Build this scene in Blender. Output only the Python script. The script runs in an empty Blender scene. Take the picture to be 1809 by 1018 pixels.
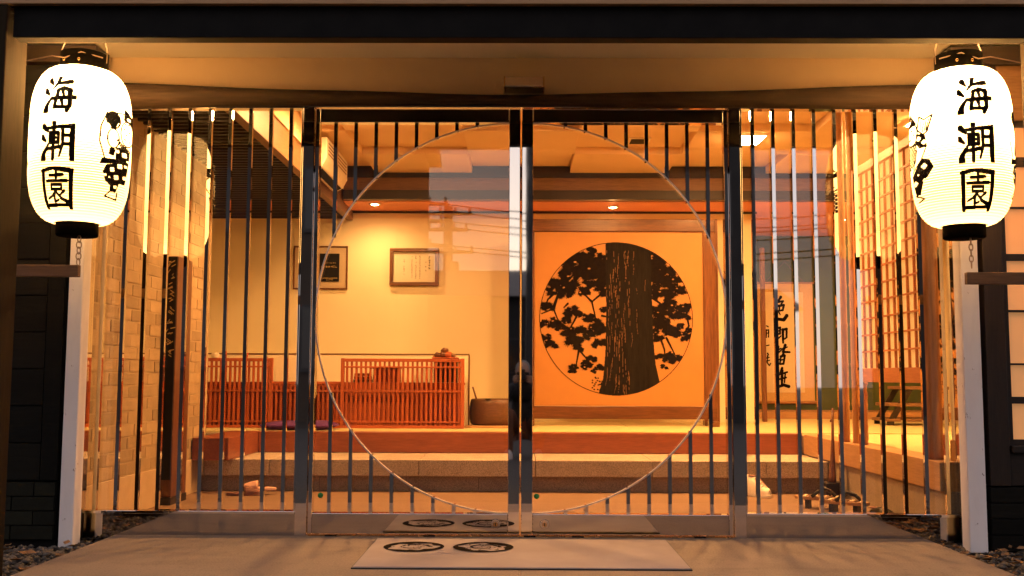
import bpy, bmesh, math, random
import numpy as np
from math import sin, cos, pi, radians
from mathutils import Vector, Matrix

rnd = random.Random(7)
scene = bpy.context.scene
COL = scene.collection

# ------------------------------------------------------------------ camera
cam_data = bpy.data.cameras.new('camera')
cam_data.sensor_width = 36.0
cam_data.lens = 1778.0 / 1809.0 * 36.0
cam_data.clip_start = 0.05
cam_data.clip_end = 600.0
cam = bpy.data.objects.new('camera', cam_data)
COL.objects.link(cam)
cam.matrix_world = (Matrix.Translation((0.0, -5.33, 0.83)) @ Matrix.Rotation(radians(0.5), 4, 'Z')
                    @ Matrix.Rotation(radians(90 + 5.0), 4, 'X') @ Matrix.Rotation(radians(0.22), 4, 'Z'))
scene.camera = cam

# ------------------------------------------------------------------ sky and sun (dusk)
SUN_EL, SUN_AZ = radians(4.0), radians(193)      # azimuth clockwise from +Y
world = bpy.data.worlds.new('World')
scene.world = world
world.use_nodes = True
wn = world.node_tree
sky = wn.nodes.new('ShaderNodeTexSky')
sky.sky_type = 'NISHITA'
sky.sun_disc = False
sky.sun_elevation = SUN_EL
sky.sun_rotation = SUN_AZ
sky.air_density = 1.0
sky.dust_density = 1.6
sky.ozone_density = 3.2
bg = wn.nodes['Background']
bg.inputs['Strength'].default_value = 0.15
tint = wn.nodes.new('ShaderNodeMix')
tint.data_type = 'RGBA'
tint.inputs[0].default_value = 0.68
tint.inputs[7].default_value = (3.9, 3.2, 3.15, 1.0)      # even veil of pinkish dusk cloud over the whole sky
wn.links.new(sky.outputs[0], tint.inputs[6])
wn.links.new(tint.outputs[2], bg.inputs['Color'])

sun_data = bpy.data.lights.new('sun', 'SUN')
sun_data.energy = 0.12
sun_data.angle = radians(12)
sun_data.color = (1.0, 0.72, 0.55)
sun = bpy.data.objects.new('sun', sun_data)
COL.objects.link(sun)
sd = Vector((sin(SUN_AZ) * cos(SUN_EL), cos(SUN_AZ) * cos(SUN_EL), sin(SUN_EL)))
sun.rotation_euler = sd.to_track_quat('Z', 'Y').to_euler()
sun.location = sd * 40

scene.view_settings.view_transform = 'Standard'
scene.view_settings.look = 'None'
scene.view_settings.exposure = 1.0
scene.view_settings.gamma = 1.0
scene.view_settings.use_curve_mapping = False
cy = scene.cycles
cy.use_denoising = True
cy.max_bounces = 10
cy.diffuse_bounces = 5
cy.glossy_bounces = 5
cy.transmission_bounces = 6
cy.transparent_max_bounces = 24
cy.sample_clamp_indirect = 4.0
cy.caustics_reflective = False
cy.caustics_refractive = False

# ------------------------------------------------------------------ materials
MATS = {}

def new_mat(name):
    m = bpy.data.materials.new(name)
    m.use_nodes = True
    nt = m.node_tree
    b = nt.nodes['Principled BSDF']
    MATS[name] = m
    return m, nt, b

def ramp(nt, fac, stops):
    r = nt.nodes.new('ShaderNodeValToRGB')
    e = r.color_ramp.elements
    while len(e) < len(stops):
        e.new(0.5)
    for i, (p, c) in enumerate(stops):
        e[i].position = p
        e[i].color = (*c, 1)
    nt.links.new(fac, r.inputs[0])
    return r.outputs[0]

def coords(nt, scale=(1, 1, 1), kind='Object', rot=(0, 0, 0)):
    tc = nt.nodes.new('ShaderNodeTexCoord')
    mp = nt.nodes.new('ShaderNodeMapping')
    mp.inputs['Scale'].default_value = scale
    mp.inputs['Rotation'].default_value = rot
    nt.links.new(tc.outputs[kind], mp.inputs[0])
    return mp.outputs[0]

def noise(nt, vec, scale, detail=4, rough=0.55, dist=0.0):
    n = nt.nodes.new('ShaderNodeTexNoise')
    n.inputs['Scale'].default_value = scale
    n.inputs['Detail'].default_value = detail
    n.inputs['Roughness'].default_value = rough
    n.inputs['Distortion'].default_value = dist
    nt.links.new(vec, n.inputs['Vector'])
    return n.outputs['Fac']

def bump(nt, b, h, strength=0.3, dist=0.01):
    bn = nt.nodes.new('ShaderNodeBump')
    bn.inputs['Strength'].default_value = strength
    bn.inputs['Distance'].default_value = dist
    nt.links.new(h, bn.inputs['Height'])
    nt.links.new(bn.outputs[0], b.inputs['Normal'])
    return bn

def mixc(nt, fac, a, bcol, mode='MIX'):
    m = nt.nodes.new('ShaderNodeMix')
    m.data_type = 'RGBA'
    m.blend_type = mode
    for sock, v in ((m.inputs[0], fac), (m.inputs[6], a), (m.inputs[7], bcol)):
        if hasattr(v, 'links') or hasattr(v, 'is_linked'):
            nt.links.new(v, sock)
        elif isinstance(v, tuple):
            sock.default_value = (*v, 1)
        else:
            sock.default_value = v
    return m.outputs[2]

def obj_random(nt):
    return nt.nodes.new('ShaderNodeObjectInfo').outputs['Random']

def mat_noise(name, c1, c2, scale=6.0, rough=0.7, bstr=0.15, bscale=40.0, bdist=0.004, stretch=(1, 1, 1), vary=0.0, spec=0.4):
    m, nt, b = new_mat(name)
    v = coords(nt, stretch)
    f = noise(nt, v, scale)
    c = ramp(nt, f, [(0.3, c1), (0.7, c2)])
    if vary:
        rr = ramp(nt, obj_random(nt), [(0, (1 - vary,) * 3), (1, (1 + vary * .3,) * 3)])
        c = mixc(nt, 1.0, c, rr, 'MULTIPLY')
    nt.links.new(c, b.inputs['Base Color'])
    b.inputs['Roughness'].default_value = rough
    b.inputs['Specular IOR Level'].default_value = spec
    if bstr:
        bump(nt, b, noise(nt, v, bscale, 3), bstr, bdist)
    return m

def mat_wood(name, c1, c2, axis='Z', rough=0.45, scale=9.0, bstr=0.15, vary=0.12, spec=0.4):
    st = {'X': (0.08, 1, 1), 'Y': (1, 0.08, 1), 'Z': (1, 1, 0.08)}[axis]
    m, nt, b = new_mat(name)
    v = coords(nt, st)
    f = noise(nt, v, scale * 3, 6, 0.65, 0.6)
    g = noise(nt, v, scale * 14, 3, 0.6)
    c = ramp(nt, f, [(0.28, c1), (0.72, c2)])
    c = mixc(nt, 0.35, c, ramp(nt, g, [(0.35, tuple(x * 0.6 for x in c1)), (0.65, c2)]))
    if vary:
        rr = ramp(nt, obj_random(nt), [(0, (1 - vary,) * 3), (1, (1 + vary * .5,) * 3)])
        c = mixc(nt, 1.0, c, rr, 'MULTIPLY')
    nt.links.new(c, b.inputs['Base Color'])
    b.inputs['Roughness'].default_value = rough
    b.inputs['Specular IOR Level'].default_value = spec
    bump(nt, b, g, bstr, 0.003)
    return m

# metals and glass
def mat_steel(name, col=(0.70, 0.68, 0.66), rough=0.02, wav=0.012):
    m, nt, b = new_mat(name)
    b.inputs['Base Color'].default_value = (*col, 1)
    b.inputs['Metallic'].default_value = 1.0
    v = coords(nt)
    sm = noise(nt, v, 14, 3)
    r = nt.nodes.new('ShaderNodeMapRange')
    r.inputs[3].default_value = rough * 0.5
    r.inputs[4].default_value = rough * 1.8
    nt.links.new(sm, r.inputs[0])
    nt.links.new(r.outputs[0], b.inputs['Roughness'])
    if wav:
        bump(nt, b, noise(nt, v, 3.0, 1), wav, 0.02)
    return m
mat_steel('steel')
mat_steel('steel_rail', (0.46, 0.445, 0.44), 0.03, 0.015)
mat_steel('steel_ring', (0.80, 0.76, 0.72), 0.33, 0.0)
mat_steel('steel_satin', (0.58, 0.55, 0.52), 0.14, 0.03)
mat_steel('brass', (0.62, 0.40, 0.20), 0.22, 0.0)
mat_steel('wire', (0.42, 0.32, 0.24), 0.35, 0.0)

def mat_glass():
    m = bpy.data.materials.new('pane_glass')
    m.use_nodes = True
    nt = m.node_tree
    nt.nodes.remove(nt.nodes['Principled BSDF'])
    out = nt.nodes['Material Output']
    lw = nt.nodes.new('ShaderNodeLayerWeight')
    lw.inputs[0].default_value = 0.5
    p = nt.nodes.new('ShaderNodeMath'); p.operation = 'POWER'; p.inputs[1].default_value = 5.0
    nt.links.new(lw.outputs['Facing'], p.inputs[0])
    mr = nt.nodes.new('ShaderNodeMapRange')
    mr.inputs[3].default_value = 0.055
    mr.inputs[4].default_value = 1.0
    nt.links.new(p.outputs[0], mr.inputs[0])
    tr = nt.nodes.new('ShaderNodeBsdfTransparent')
    tr.inputs[0].default_value = (0.975, 0.985, 0.98, 1)
    gl = nt.nodes.new('ShaderNodeBsdfGlossy')
    gl.inputs['Roughness'].default_value = 0.0
    mx = nt.nodes.new('ShaderNodeMixShader')
    nt.links.new(mr.outputs[0], mx.inputs[0])
    nt.links.new(tr.outputs[0], mx.inputs[1])
    nt.links.new(gl.outputs[0], mx.inputs[2])
    nt.links.new(mx.outputs[0], out.inputs['Surface'])
    MATS['glass'] = m
mat_glass()

def mat_paper(name, col, trans=0.75, tcol=None):
    m = bpy.data.materials.new(name)
    m.use_nodes = True
    nt = m.node_tree
    nt.nodes.remove(nt.nodes['Principled BSDF'])
    out = nt.nodes['Material Output']
    v = coords(nt)
    f = noise(nt, v, 60, 4)
    c = ramp(nt, f, [(0.3, tuple(x * 0.92 for x in col)), (0.7, col)])
    tl = nt.nodes.new('ShaderNodeBsdfTranslucent')
    df = nt.nodes.new('ShaderNodeBsdfDiffuse')
    if tcol:
        tl.inputs[0].default_value = (*tcol, 1)
        f = None
    else:
        nt.links.new(c, tl.inputs[0])
    df.inputs[0].default_value = (0.62, 0.56, 0.46, 1)
    if tcol is None:
        nt.links.new(c, df.inputs[0])
    mx = nt.nodes.new('ShaderNodeMixShader')
    mx.inputs[0].default_value = trans
    nt.links.new(df.outputs[0], mx.inputs[1])
    nt.links.new(tl.outputs[0], mx.inputs[2])
    nt.links.new(mx.outputs[0], out.inputs['Surface'])
    MATS[name] = m
mat_paper('lantern_paper', (0.93, 0.86, 0.66), 0.76, (0.95, 0.88, 0.66))
mat_paper('shoji_paper', (0.97, 0.95, 0.90), 0.70)

def mat_emit(name, col, strength, vary=False):
    m = bpy.data.materials.new(name)
    m.use_nodes = True
    nt = m.node_tree
    b = nt.nodes['Principled BSDF']
    b.inputs['Base Color'].default_value = (*[min(1, c) for c in col], 1)
    b.inputs['Emission Color'].default_value = (*col, 1)
    b.inputs['Emission Strength'].default_value = strength
    MATS[name] = m
WARM = (1.0, 0.48, 0.15)
mat_emit('lamp_panel', (1.0, 0.465, 0.145), 285.0)
mat_emit('lamp_spot', (1.0, 0.62, 0.28), 40.0)
mat_emit('lit_window', (1.0, 0.46, 0.17), 0.17)

# plaster, stone, earth
mat_noise('plaster', (0.78, 0.60, 0.42), (0.84, 0.66, 0.46), 3.0, 0.85, 0.12, 60)
mat_noise('plaster_in', (0.79, 0.71, 0.49), (0.86, 0.78, 0.55), 1.3, 0.85, 0.2, 50)
mat_noise('ceiling_panel', (0.78, 0.58, 0.35), (0.84, 0.63, 0.39), 2.0, 0.8, 0.05, 80)
mat_noise('soffit_red', (0.72, 0.28, 0.14), (0.78, 0.31, 0.155), 2.0, 0.7, 0.05, 60)
mat_noise('ceiling_white', (0.87, 0.80, 0.68), (0.90, 0.84, 0.72), 2.0, 0.8, 0.05, 60)
mat_noise('green_wall', (0.065, 0.095, 0.03), (0.09, 0.12, 0.04), 4.0, 0.9, 0.2, 90)
mat_noise('brick', (0.38, 0.275, 0.15), (0.45, 0.325, 0.185), 9.0, 0.8, 0.5, 60, 0.005, vary=0.30)
mat_noise('mortar', (0.37, 0.28, 0.165), (0.45, 0.34, 0.20), 12.0, 0.9, 0.4, 90)
mat_noise('skirting', (0.46, 0.34, 0.20), (0.54, 0.40, 0.25), 7.0, 0.7, 0.2, 60)
mat_noise('dark_brick', (0.008, 0.009, 0.005), (0.020, 0.021, 0.012), 9.0, 0.75, 0.4, 60, 0.004, vary=0.5, spec=0.2)
mat_noise('pebble', (0.035, 0.032, 0.028), (0.16, 0.14, 0.12), 14.0, 0.7, 0.3, 60, 0.004)
mat_noise('earth', (0.015, 0.013, 0.010), (0.035, 0.029, 0.022), 18.0, 0.9, 0.5, 60, 0.01)
mat_noise('asphalt', (0.022, 0.0225, 0.022), (0.040, 0.040, 0.039), 30.0, 0.85, 0.5, 300, 0.004)
mat_noise('leaf_dead', (0.16, 0.08, 0.03), (0.34, 0.19, 0.08), 20.0, 0.7, 0.2, 60, vary=0.3)
mat_noise('fabric_purple', (0.085, 0.022, 0.13), (0.115, 0.032, 0.17), 30.0, 0.85, 0.4, 400, 0.001)
mat_noise('mat_cloth', (0.31, 0.265, 0.24), (0.385, 0.335, 0.305), 3.0, 0.95, 0.5, 500, 0.001)
mat_noise('black_paint', (0.006, 0.0055, 0.005), (0.011, 0.010, 0.009), 9.0, 0.45, 0.1, 60, spec=0.2)
mat_noise('black_matte', (0.005, 0.005, 0.005), (0.009, 0.0085, 0.008), 9.0, 0.8, 0.1, 60, spec=0.15)
mat_noise('lantern_black', (0.0015, 0.0013, 0.001), (0.0025, 0.002, 0.0016), 9.0, 0.9, 0.0, spec=0.02)
mat_noise('ink', (0.006, 0.004, 0.003), (0.014, 0.009, 0.005), 30.0, 0.95, 0.0, spec=0.05)
mat_noise('plastic_cream', (0.70, 0.62, 0.48), (0.74, 0.66, 0.52), 3.0, 0.4, 0.02, 60)
mat_noise('plastic_red', (0.7, 0.05, 0.03), (0.75, 0.06, 0.04), 3.0, 0.4, 0.02, 60)
mat_noise('rubber', (0.015, 0.013, 0.012), (0.03, 0.026, 0.022), 9.0, 0.5, 0.1, 60)
mat_noise('slipper_pink', (0.62, 0.36, 0.27), (0.72, 0.46, 0.36), 9.0, 0.75, 0.2, 200, 0.002)
mat_noise('slipper_brown', (0.16, 0.07, 0.05), (0.24, 0.11, 0.08), 9.0, 0.75, 0.2, 200, 0.002)
mat_noise('canvas_white', (0.72, 0.66, 0.55), (0.82, 0.76, 0.65), 12.0, 0.85, 0.5, 160, 0.003)
mat_noise('scroll_silk', (0.62, 0.42, 0.18), (0.68, 0.48, 0.22), 60.0, 0.7, 0.2, 300, 0.001)
mat_noise('scroll_paper', (0.76, 0.66, 0.46), (0.82, 0.72, 0.52), 8.0, 0.85, 0.1, 200, 0.001)
mat_noise('mat_board', (0.46, 0.36, 0.24), (0.5, 0.4, 0.27), 8.0, 0.85, 0.0)
mat_noise('paper_white', (0.62, 0.57, 0.44), (0.66, 0.61, 0.48), 8.0, 0.6, 0.0)
mat_noise('sticker_green', (0.03, 0.25, 0.06), (0.04, 0.32, 0.08), 8.0, 0.5, 0.0)
mat_noise('screen_gold', (0.40, 0.18, 0.045), (0.46, 0.21, 0.055), 3.0, 0.55, 0.08, 300, 0.001)
mat_noise('gilt', (0.62, 0.42, 0.12), (0.7, 0.5, 0.16), 20.0, 0.4, 0.0)
mat_noise('house_tan', (0.045, 0.035, 0.027), (0.06, 0.047, 0.037), 1.5, 0.9, 0.1, 20)
mat_noise('house_grey', (0.018, 0.018, 0.019), (0.030, 0.030, 0.031), 1.5, 0.9, 0.1, 20)
mat_noise('roof_tile', (0.022, 0.023, 0.025), (0.04, 0.041, 0.043), 3.0, 0.6, 0.2, 20)
mat_noise('house_glass', (0.02, 0.022, 0.025), (0.03, 0.032, 0.035), 1.0, 0.08, 0.0)
mat_noise('concrete_pole', (0.10, 0.095, 0.09), (0.14, 0.135, 0.13), 4.0, 0.8, 0.2, 60)

# woods
mat_wood('wood_red_x', (0.19, 0.05, 0.02), (0.30, 0.09, 0.035), 'X', 0.35, bstr=0.06)
mat_wood('wood_red_y', (0.19, 0.05, 0.02), (0.30, 0.09, 0.035), 'Y', 0.35, bstr=0.06)
mat_wood('counter_z', (0.36, 0.078, 0.021), (0.46, 0.11, 0.031), 'Z', 0.55, vary=0.2)
mat_wood('counter_x', (0.36, 0.078, 0.021), (0.46, 0.11, 0.031), 'X', 0.55)
mat_wood('wood_pale_y', (0.44, 0.24, 0.10), (0.54, 0.31, 0.14), 'Y', 0.45)
mat_wood('wood_pale_x', (0.44, 0.24, 0.10), (0.54, 0.31, 0.14), 'X', 0.45)
mat_wood('wood_pale_z', (0.44, 0.22, 0.09), (0.54, 0.29, 0.13), 'Z', 0.45)
mat_wood('shoji_wood_z', (0.46, 0.17, 0.07), (0.56, 0.22, 0.09), 'Z', 0.45)
mat_wood('shoji_wood_y', (0.46, 0.17, 0.07), (0.56, 0.22, 0.09), 'Y', 0.45)
mat_wood('dark_wood_x', (0.012, 0.007, 0.0045), (0.026, 0.015, 0.009), 'X', 0.5)
mat_wood('dark_wood_y', (0.012, 0.007, 0.0045), (0.026, 0.015, 0.009), 'Y', 0.5)
mat_wood('dark_wood_z', (0.012, 0.007, 0.0045), (0.026, 0.015, 0.009), 'Z', 0.5)
mat_wood('brown_wood_z', (0.11, 0.040, 0.018), (0.18, 0.07, 0.03), 'Z', 0.4)
mat_wood('brown_wood_x', (0.15, 0.075, 0.035), (0.24, 0.13, 0.06), 'X', 0.5)
mat_wood('brown_wood_y', (0.15, 0.075, 0.035), (0.24, 0.13, 0.06), 'Y', 0.5)
mat_wood('pillar_wood', (0.014, 0.009, 0.004), (0.030, 0.019, 0.009), 'Z', 0.75, spec=0.1)
mat_wood('log_x', (0.008, 0.0045, 0.0025), (0.038, 0.022, 0.012), 'X', 0.75, 6.0, 0.8, spec=0.15)
mat_wood('bark_z', (0.20, 0.07, 0.024), (0.56, 0.26, 0.105), 'Z', 0.6, 3.0, 0.9)
mat_wood('bamboo', (0.42, 0.21, 0.07), (0.52, 0.27, 0.10), 'Z', 0.35)
mat_wood('pot_wood', (0.085, 0.036, 0.016), (0.17, 0.075, 0.032), 'X', 0.4)
mat_wood('trunk_ink', (0.004, 0.003, 0.002), (0.022, 0.017, 0.012), 'Z', 0.9, 12.0, 0.1, vary=0.0, spec=0.1)
mat_wood('burnt_board', (0.004, 0.004, 0.003), (0.009, 0.0085, 0.006), 'X', 0.75, 6.0, 0.5, vary=0.5, spec=0.15)
mat_wood('frame_lacquer_x', (0.055, 0.017, 0.007), (0.22, 0.085, 0.028), 'X', 0.3, 5.0, 0.1)
mat_wood('frame_lacquer_z', (0.055, 0.017, 0.007), (0.22, 0.085, 0.028), 'Z', 0.3, 5.0, 0.1)

def mat_granite(name, c1, c2, c3):
    m, nt, b = new_mat(name)
    v = coords(nt)
    f = noise(nt, v, 180, 2, 0.7)
    g = noise(nt, v, 5, 4)
    c = ramp(nt, f, [(0.36, c1), (0.5, c2), (0.66, c3)])
    c = mixc(nt, 1.0, c, ramp(nt, g, [(0.3, (0.82,) * 3), (0.7, (1.05,) * 3)]), 'MULTIPLY')
    rr = ramp(nt, obj_random(nt), [(0, (0.88,) * 3), (1, (1.05,) * 3)])
    c = mixc(nt, 1.0, c, rr, 'MULTIPLY')
    nt.links.new(c, b.inputs['Base Color'])
    b.inputs['Roughness'].default_value = 0.6
    bump(nt, b, f, 0.15, 0.002)
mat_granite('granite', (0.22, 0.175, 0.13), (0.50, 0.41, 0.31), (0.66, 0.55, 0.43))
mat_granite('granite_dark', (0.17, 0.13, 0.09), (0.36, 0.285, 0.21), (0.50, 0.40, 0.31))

def mat_concrete(name, c1, c2, dark):
    m, nt, b = new_mat(name)
    v = coords(nt)
    f = noise(nt, v, 1.6, 6, 0.65, 0.4)
    s = noise(nt, coords(nt, (0.7, 2.2, 1), rot=(0, 0, 0.5)), 2.2, 5, 0.7, 1.2)
    g = noise(nt, v, 120, 2)
    c = ramp(nt, f, [(0.3, c1), (0.7, c2)])
    c = mixc(nt, ramp(nt, s, [(0.52, (0, 0, 0)), (0.72, (0.55,) * 3)]), c, dark)
    c = mixc(nt, 0.4, c, ramp(nt, g, [(0.36, dark), (0.62, c2)]))
    sp = noise(nt, v, 34, 5, 0.75)
    c = mixc(nt, ramp(nt, sp, [(0.60, (0, 0, 0)), (0.70, (0.6,) * 3)]), c, tuple(q * 0.7 for q in dark))
    fl = noise(nt, coords(nt, (1.4, 0.5, 1), rot=(0, 0, -0.9)), 5.0, 6, 0.8, 2.0)
    c = mixc(nt, ramp(nt, fl, [(0.55, (0, 0, 0)), (0.68, (0.45,) * 3)]), c, dark)
    nt.links.new(c, b.inputs['Base Color'])
    b.inputs['Roughness'].default_value = 0.75
    bump(nt, b, g, 0.2, 0.002)
mat_concrete('concrete', (0.185, 0.145, 0.112), (0.26, 0.21, 0.168), (0.105, 0.08, 0.06))
mat_concrete('floor_in', (0.185, 0.11, 0.06), (0.23, 0.14, 0.08), (0.145, 0.086, 0.048))
mat_concrete('plinth', (0.30, 0.235, 0.165), (0.38, 0.30, 0.215), (0.25, 0.19, 0.13))

def mat_post():
    m, nt, b = new_mat('white_post')
    v = coords(nt, (1, 1, 0.35))
    c = ramp(nt, noise(nt, v, 5, 5), [(0.3, (0.82, 0.78, 0.77)), (0.7, (0.92, 0.89, 0.88))])
    dirt = noise(nt, v, 2.2, 6, 0.7, 0.8)
    c = mixc(nt, ramp(nt, dirt, [(0.5, (0, 0, 0)), (0.78, (0.4,) * 3)]), c, (0.5, 0.44, 0.40))
    chip = noise(nt, coords(nt, (1, 1, 0.5)), 28, 5, 0.7)
    c = mixc(nt, ramp(nt, chip, [(0.66, (0, 0, 0)), (0.70, (0.9,) * 3)]), c, (0.20, 0.11, 0.07))
    nt.links.new(c, b.inputs['Base Color'])
    b.inputs['Roughness'].default_value = 0.65
    bump(nt, b, chip, 0.35, 0.003)
mat_post()

def mat_tatami():
    m, nt, b = new_mat('tatami')
    v = coords(nt, (4, 160, 1))
    f = noise(nt, v, 1.0, 3)
    c = ramp(nt, f, [(0.3, (0.52, 0.45, 0.20)), (0.7, (0.64, 0.56, 0.28))])
    nt.links.new(c, b.inputs['Base Color'])
    b.inputs['Roughness'].default_value = 0.7
    bump(nt, b, f, 0.2, 0.002)
mat_tatami()

# ------------------------------------------------------------------ mesh helpers
class MB:
    def __init__(s):
        s.v, s.f, s.sm = [], [], []
    def add(s, vs, fs, smooth=False):
        o = len(s.v)
        s.v += [tuple(p) for p in vs]
        s.f += [tuple(i + o for i in f) for f in fs]
        s.sm += [smooth] * len(fs)
        return s
    def box(s, x0, x1, y0, y1, z0, z1):
        vs = [(x0, y0, z0), (x1, y0, z0), (x1, y1, z0), (x0, y1, z0), (x0, y0, z1), (x1, y0, z1), (x1, y1, z1), (x0, y1, z1)]
        return s.add(vs, [(0, 3, 2, 1), (4, 5, 6, 7), (0, 1, 5, 4), (1, 2, 6, 5), (2, 3, 7, 6), (3, 0, 4, 7)])
    def prism(s, pts, axis, a, b):
        """pts: 2-D outline; axis 'x': (y,z), 'y': (x,z), 'z': (x,y), extruded from a to b"""
        def P(p, t):
            return {'x': (t, p[0], p[1]), 'y': (p[0], t, p[1]), 'z': (p[0], p[1], t)}[axis]
        n = len(pts)
        vs = [P(p, a) for p in pts] + [P(p, b) for p in pts]
        fs = [tuple(range(n - 1, -1, -1)), tuple(range(n, 2 * n))]
        fs += [(i, (i + 1) % n, n + (i + 1) % n, n + i) for i in range(n)]
        return s.add(vs, fs)
    def tube(s, pts, rad, n=8, cap=True):
        pts = [Vector(p) for p in pts]
        if not isinstance(rad, (list, tuple)):
            rad = [rad] * len(pts)
        rings = []
        up = None
        for i, p in enumerate(pts):
            d = (pts[min(i + 1, len(pts) - 1)] - pts[max(i - 1, 0)]).normalized()
            if up is None:
                up = Vector((0, 0, 1)) if abs(d.z) < 0.9 else Vector((1, 0, 0))
            a = d.cross(up).normalized()
            b = a.cross(d).normalized()
            up = b
            rings.append([p + (a * cos(2 * pi * k / n) + b * sin(2 * pi * k / n)) * rad[i] for k in range(n)])
        vs = [q for r in rings for q in r]
        fs = []
        for i in range(len(pts) - 1):
            for k in range(n):
                fs.append((i * n + k, i * n + (k + 1) % n, (i + 1) * n + (k + 1) % n, (i + 1) * n + k))
        s.add(vs, fs, True)
        if cap:
            o = len(s.v) - len(vs)
            s.f += [tuple(o + k for k in range(n - 1, -1, -1)), tuple(o + (len(pts) - 1) * n + k for k in range(n))]
            s.sm += [False, False]
        return s
    def lathe(s, prof, cx, cy, n=48, cap=True, wob=None):
        vs, fs = [], []
        for j, (r, z) in enumerate(prof):
            for k in range(n):
                a = 2 * pi * k / n
                rr = r * (1 + (wob(a, z) if wob else 0))
                vs.append((cx + rr * cos(a), cy + rr * sin(a), z))
        for j in range(len(prof) - 1):
            for k in range(n):
                fs.append((j * n + k, j * n + (k + 1) % n, (j + 1) * n + (k + 1) % n, (j + 1) * n + k))
        s.add(vs, fs, True)
        if cap:
            o = len(s.v) - len(vs)
            s.f += [tuple(o + k for k in range(n - 1, -1, -1)), tuple(o + (len(prof) - 1) * n + k for k in range(n))]
            s.sm += [False, False]
        return s
    def ellipsoid(s, c, r, nu=16, nv=10, fn=None, rot=None):
        vs, fs = [], []
        for j in range(nv + 1):
            t = pi * j / nv
            for k in range(nu):
                a = 2 * pi * k / nu
                p = Vector((sin(t) * cos(a) * r[0], sin(t) * sin(a) * r[1], cos(t) * r[2]))
                if fn: p = fn(p)
                if rot: p = rot @ p
                vs.append(tuple(Vector(c) + p))
        for j in range(nv):
            for k in range(nu):
                fs.append((j * nu + k, (j + 1) * nu + k, (j + 1) * nu + (k + 1) % nu, j * nu + (k + 1) % nu))
        return s.add(vs, fs, True)
    def xform(s, M, start=0):
        s.v = s.v[:start] + [tuple(M @ Vector(p)) for p in s.v[start:]]
        return s
    def mesh(s, name, mat, off=(0, 0, 0)):
        me = bpy.data.meshes.new(name)
        me.from_pydata([(x - off[0], y - off[1], z - off[2]) for x, y, z in s.v], [], s.f)
        me.polygons.foreach_set('use_smooth', s.sm)
        me.materials.append(MATS[mat])
        me.update()
        return me
    def build(s, name, mat, parent=None, bevel=0.0):
        if parent is None:
            a = np.array(s.v)
            lo, hi = a.min(0), a.max(0)
            off = ((lo[0] + hi[0]) / 2, (lo[1] + hi[1]) / 2, lo[2])
            loc = off
        else:
            off = world_loc(parent)
            loc = (0, 0, 0)
        o = bpy.data.objects.new(name, s.mesh(name, mat, off))
        COL.objects.link(o)
        o.location = loc
        o.parent = parent
        if bevel:
            bv = o.modifiers.new('bevel', 'BEVEL')
            bv.width = bevel
            bv.segments = 2
            bv.limit_method = 'ANGLE'
        return o

def world_loc(o):
    v = Vector((0, 0, 0))
    while o is not None:
        v = v + o.location
        o = o.parent
    return tuple(v)

def put(name, mesh, loc, parent, rz=0.0):
    o = bpy.data.objects.new(name, mesh)
    COL.objects.link(o)
    w = world_loc(parent) if parent else (0, 0, 0)
    o.location = (loc[0] - w[0], loc[1] - w[1], loc[2] - w[2])
    o.rotation_euler = (0, 0, rz)
    o.parent = parent
    return o

def thing(name, label, cat, loc, group=None):
    o = bpy.data.objects.new(name, None)
    o.empty_display_size = 0.1
    COL.objects.link(o)
    o.location = loc
    return tag(o, label, cat, group)

def tag(o, label, cat, group=None):
    o['label'] = label
    o['category'] = cat
    if group: o['group'] = group
    return o

def struct(o, label=None):
    o['kind'] = 'structure'
    if label: o['label'] = label
    return o

def B(*a):
    return MB().box(*a)

# flat print: paint a mask on a fine grid and keep the inked cells as small quads
def p_poly(X, Y, pts):
    m = np.zeros(X.shape, bool)
    n = len(pts)
    for i in range(n):
        x0, y0 = pts[i]; x1, y1 = pts[(i + 1) % n]
        if y0 == y1: continue
        c = ((Y < y0) != (Y < y1)) & (X < (x1 - x0) * (Y - y0) / (y1 - y0) + x0)
        m ^= c
    return m

def p_ell(X, Y, cx, cy, rx, ry):
    return ((X - cx) / rx) ** 2 + ((Y - cy) / ry) ** 2 < 1

def p_seg(X, Y, pts, w0, w1=None):
    m = np.zeros(X.shape, bool)
    if w1 is None: w1 = w0
    n = len(pts) - 1
    for i in range(n):
        (x0, y0), (x1, y1) = pts[i], pts[i + 1]
        dx, dy = x1 - x0, y1 - y0
        L = dx * dx + dy * dy + 1e-9
        t = np.clip(((X - x0) * dx + (Y - y0) * dy) / L, 0, 1)
        d = np.hypot(X - x0 - t * dx, Y - y0 - t * dy)
        w = (w0 + (w1 - w0) * (i + t) / n) / 2
        m |= d < w
    return m

def print_mesh(name, mat, parent, mask, us, vs, mapf, maxrun=40):
    """mask[j,i] over cell edges us (n+1), vs (m+1); mapf(u, v) gives the world point"""
    mb = MB()
    h, w = mask.shape
    verts, faces = [], []
    for j in range(h):
        i = 0
        row = mask[j]
        while i < w:
            if not row[i]:
                i += 1
                continue
            k = i
            while k < w and row[k] and k - i < maxrun:
                k += 1
            o = len(verts)
            verts += [mapf(us[i], vs[j]), mapf(us[k], vs[j]), mapf(us[k], vs[j + 1]), mapf(us[i], vs[j + 1])]
            faces.append((o, o + 1, o + 2, o + 3))
            i = k
    mb.add(verts, faces)
    return mb.build(name, mat, parent)

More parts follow.
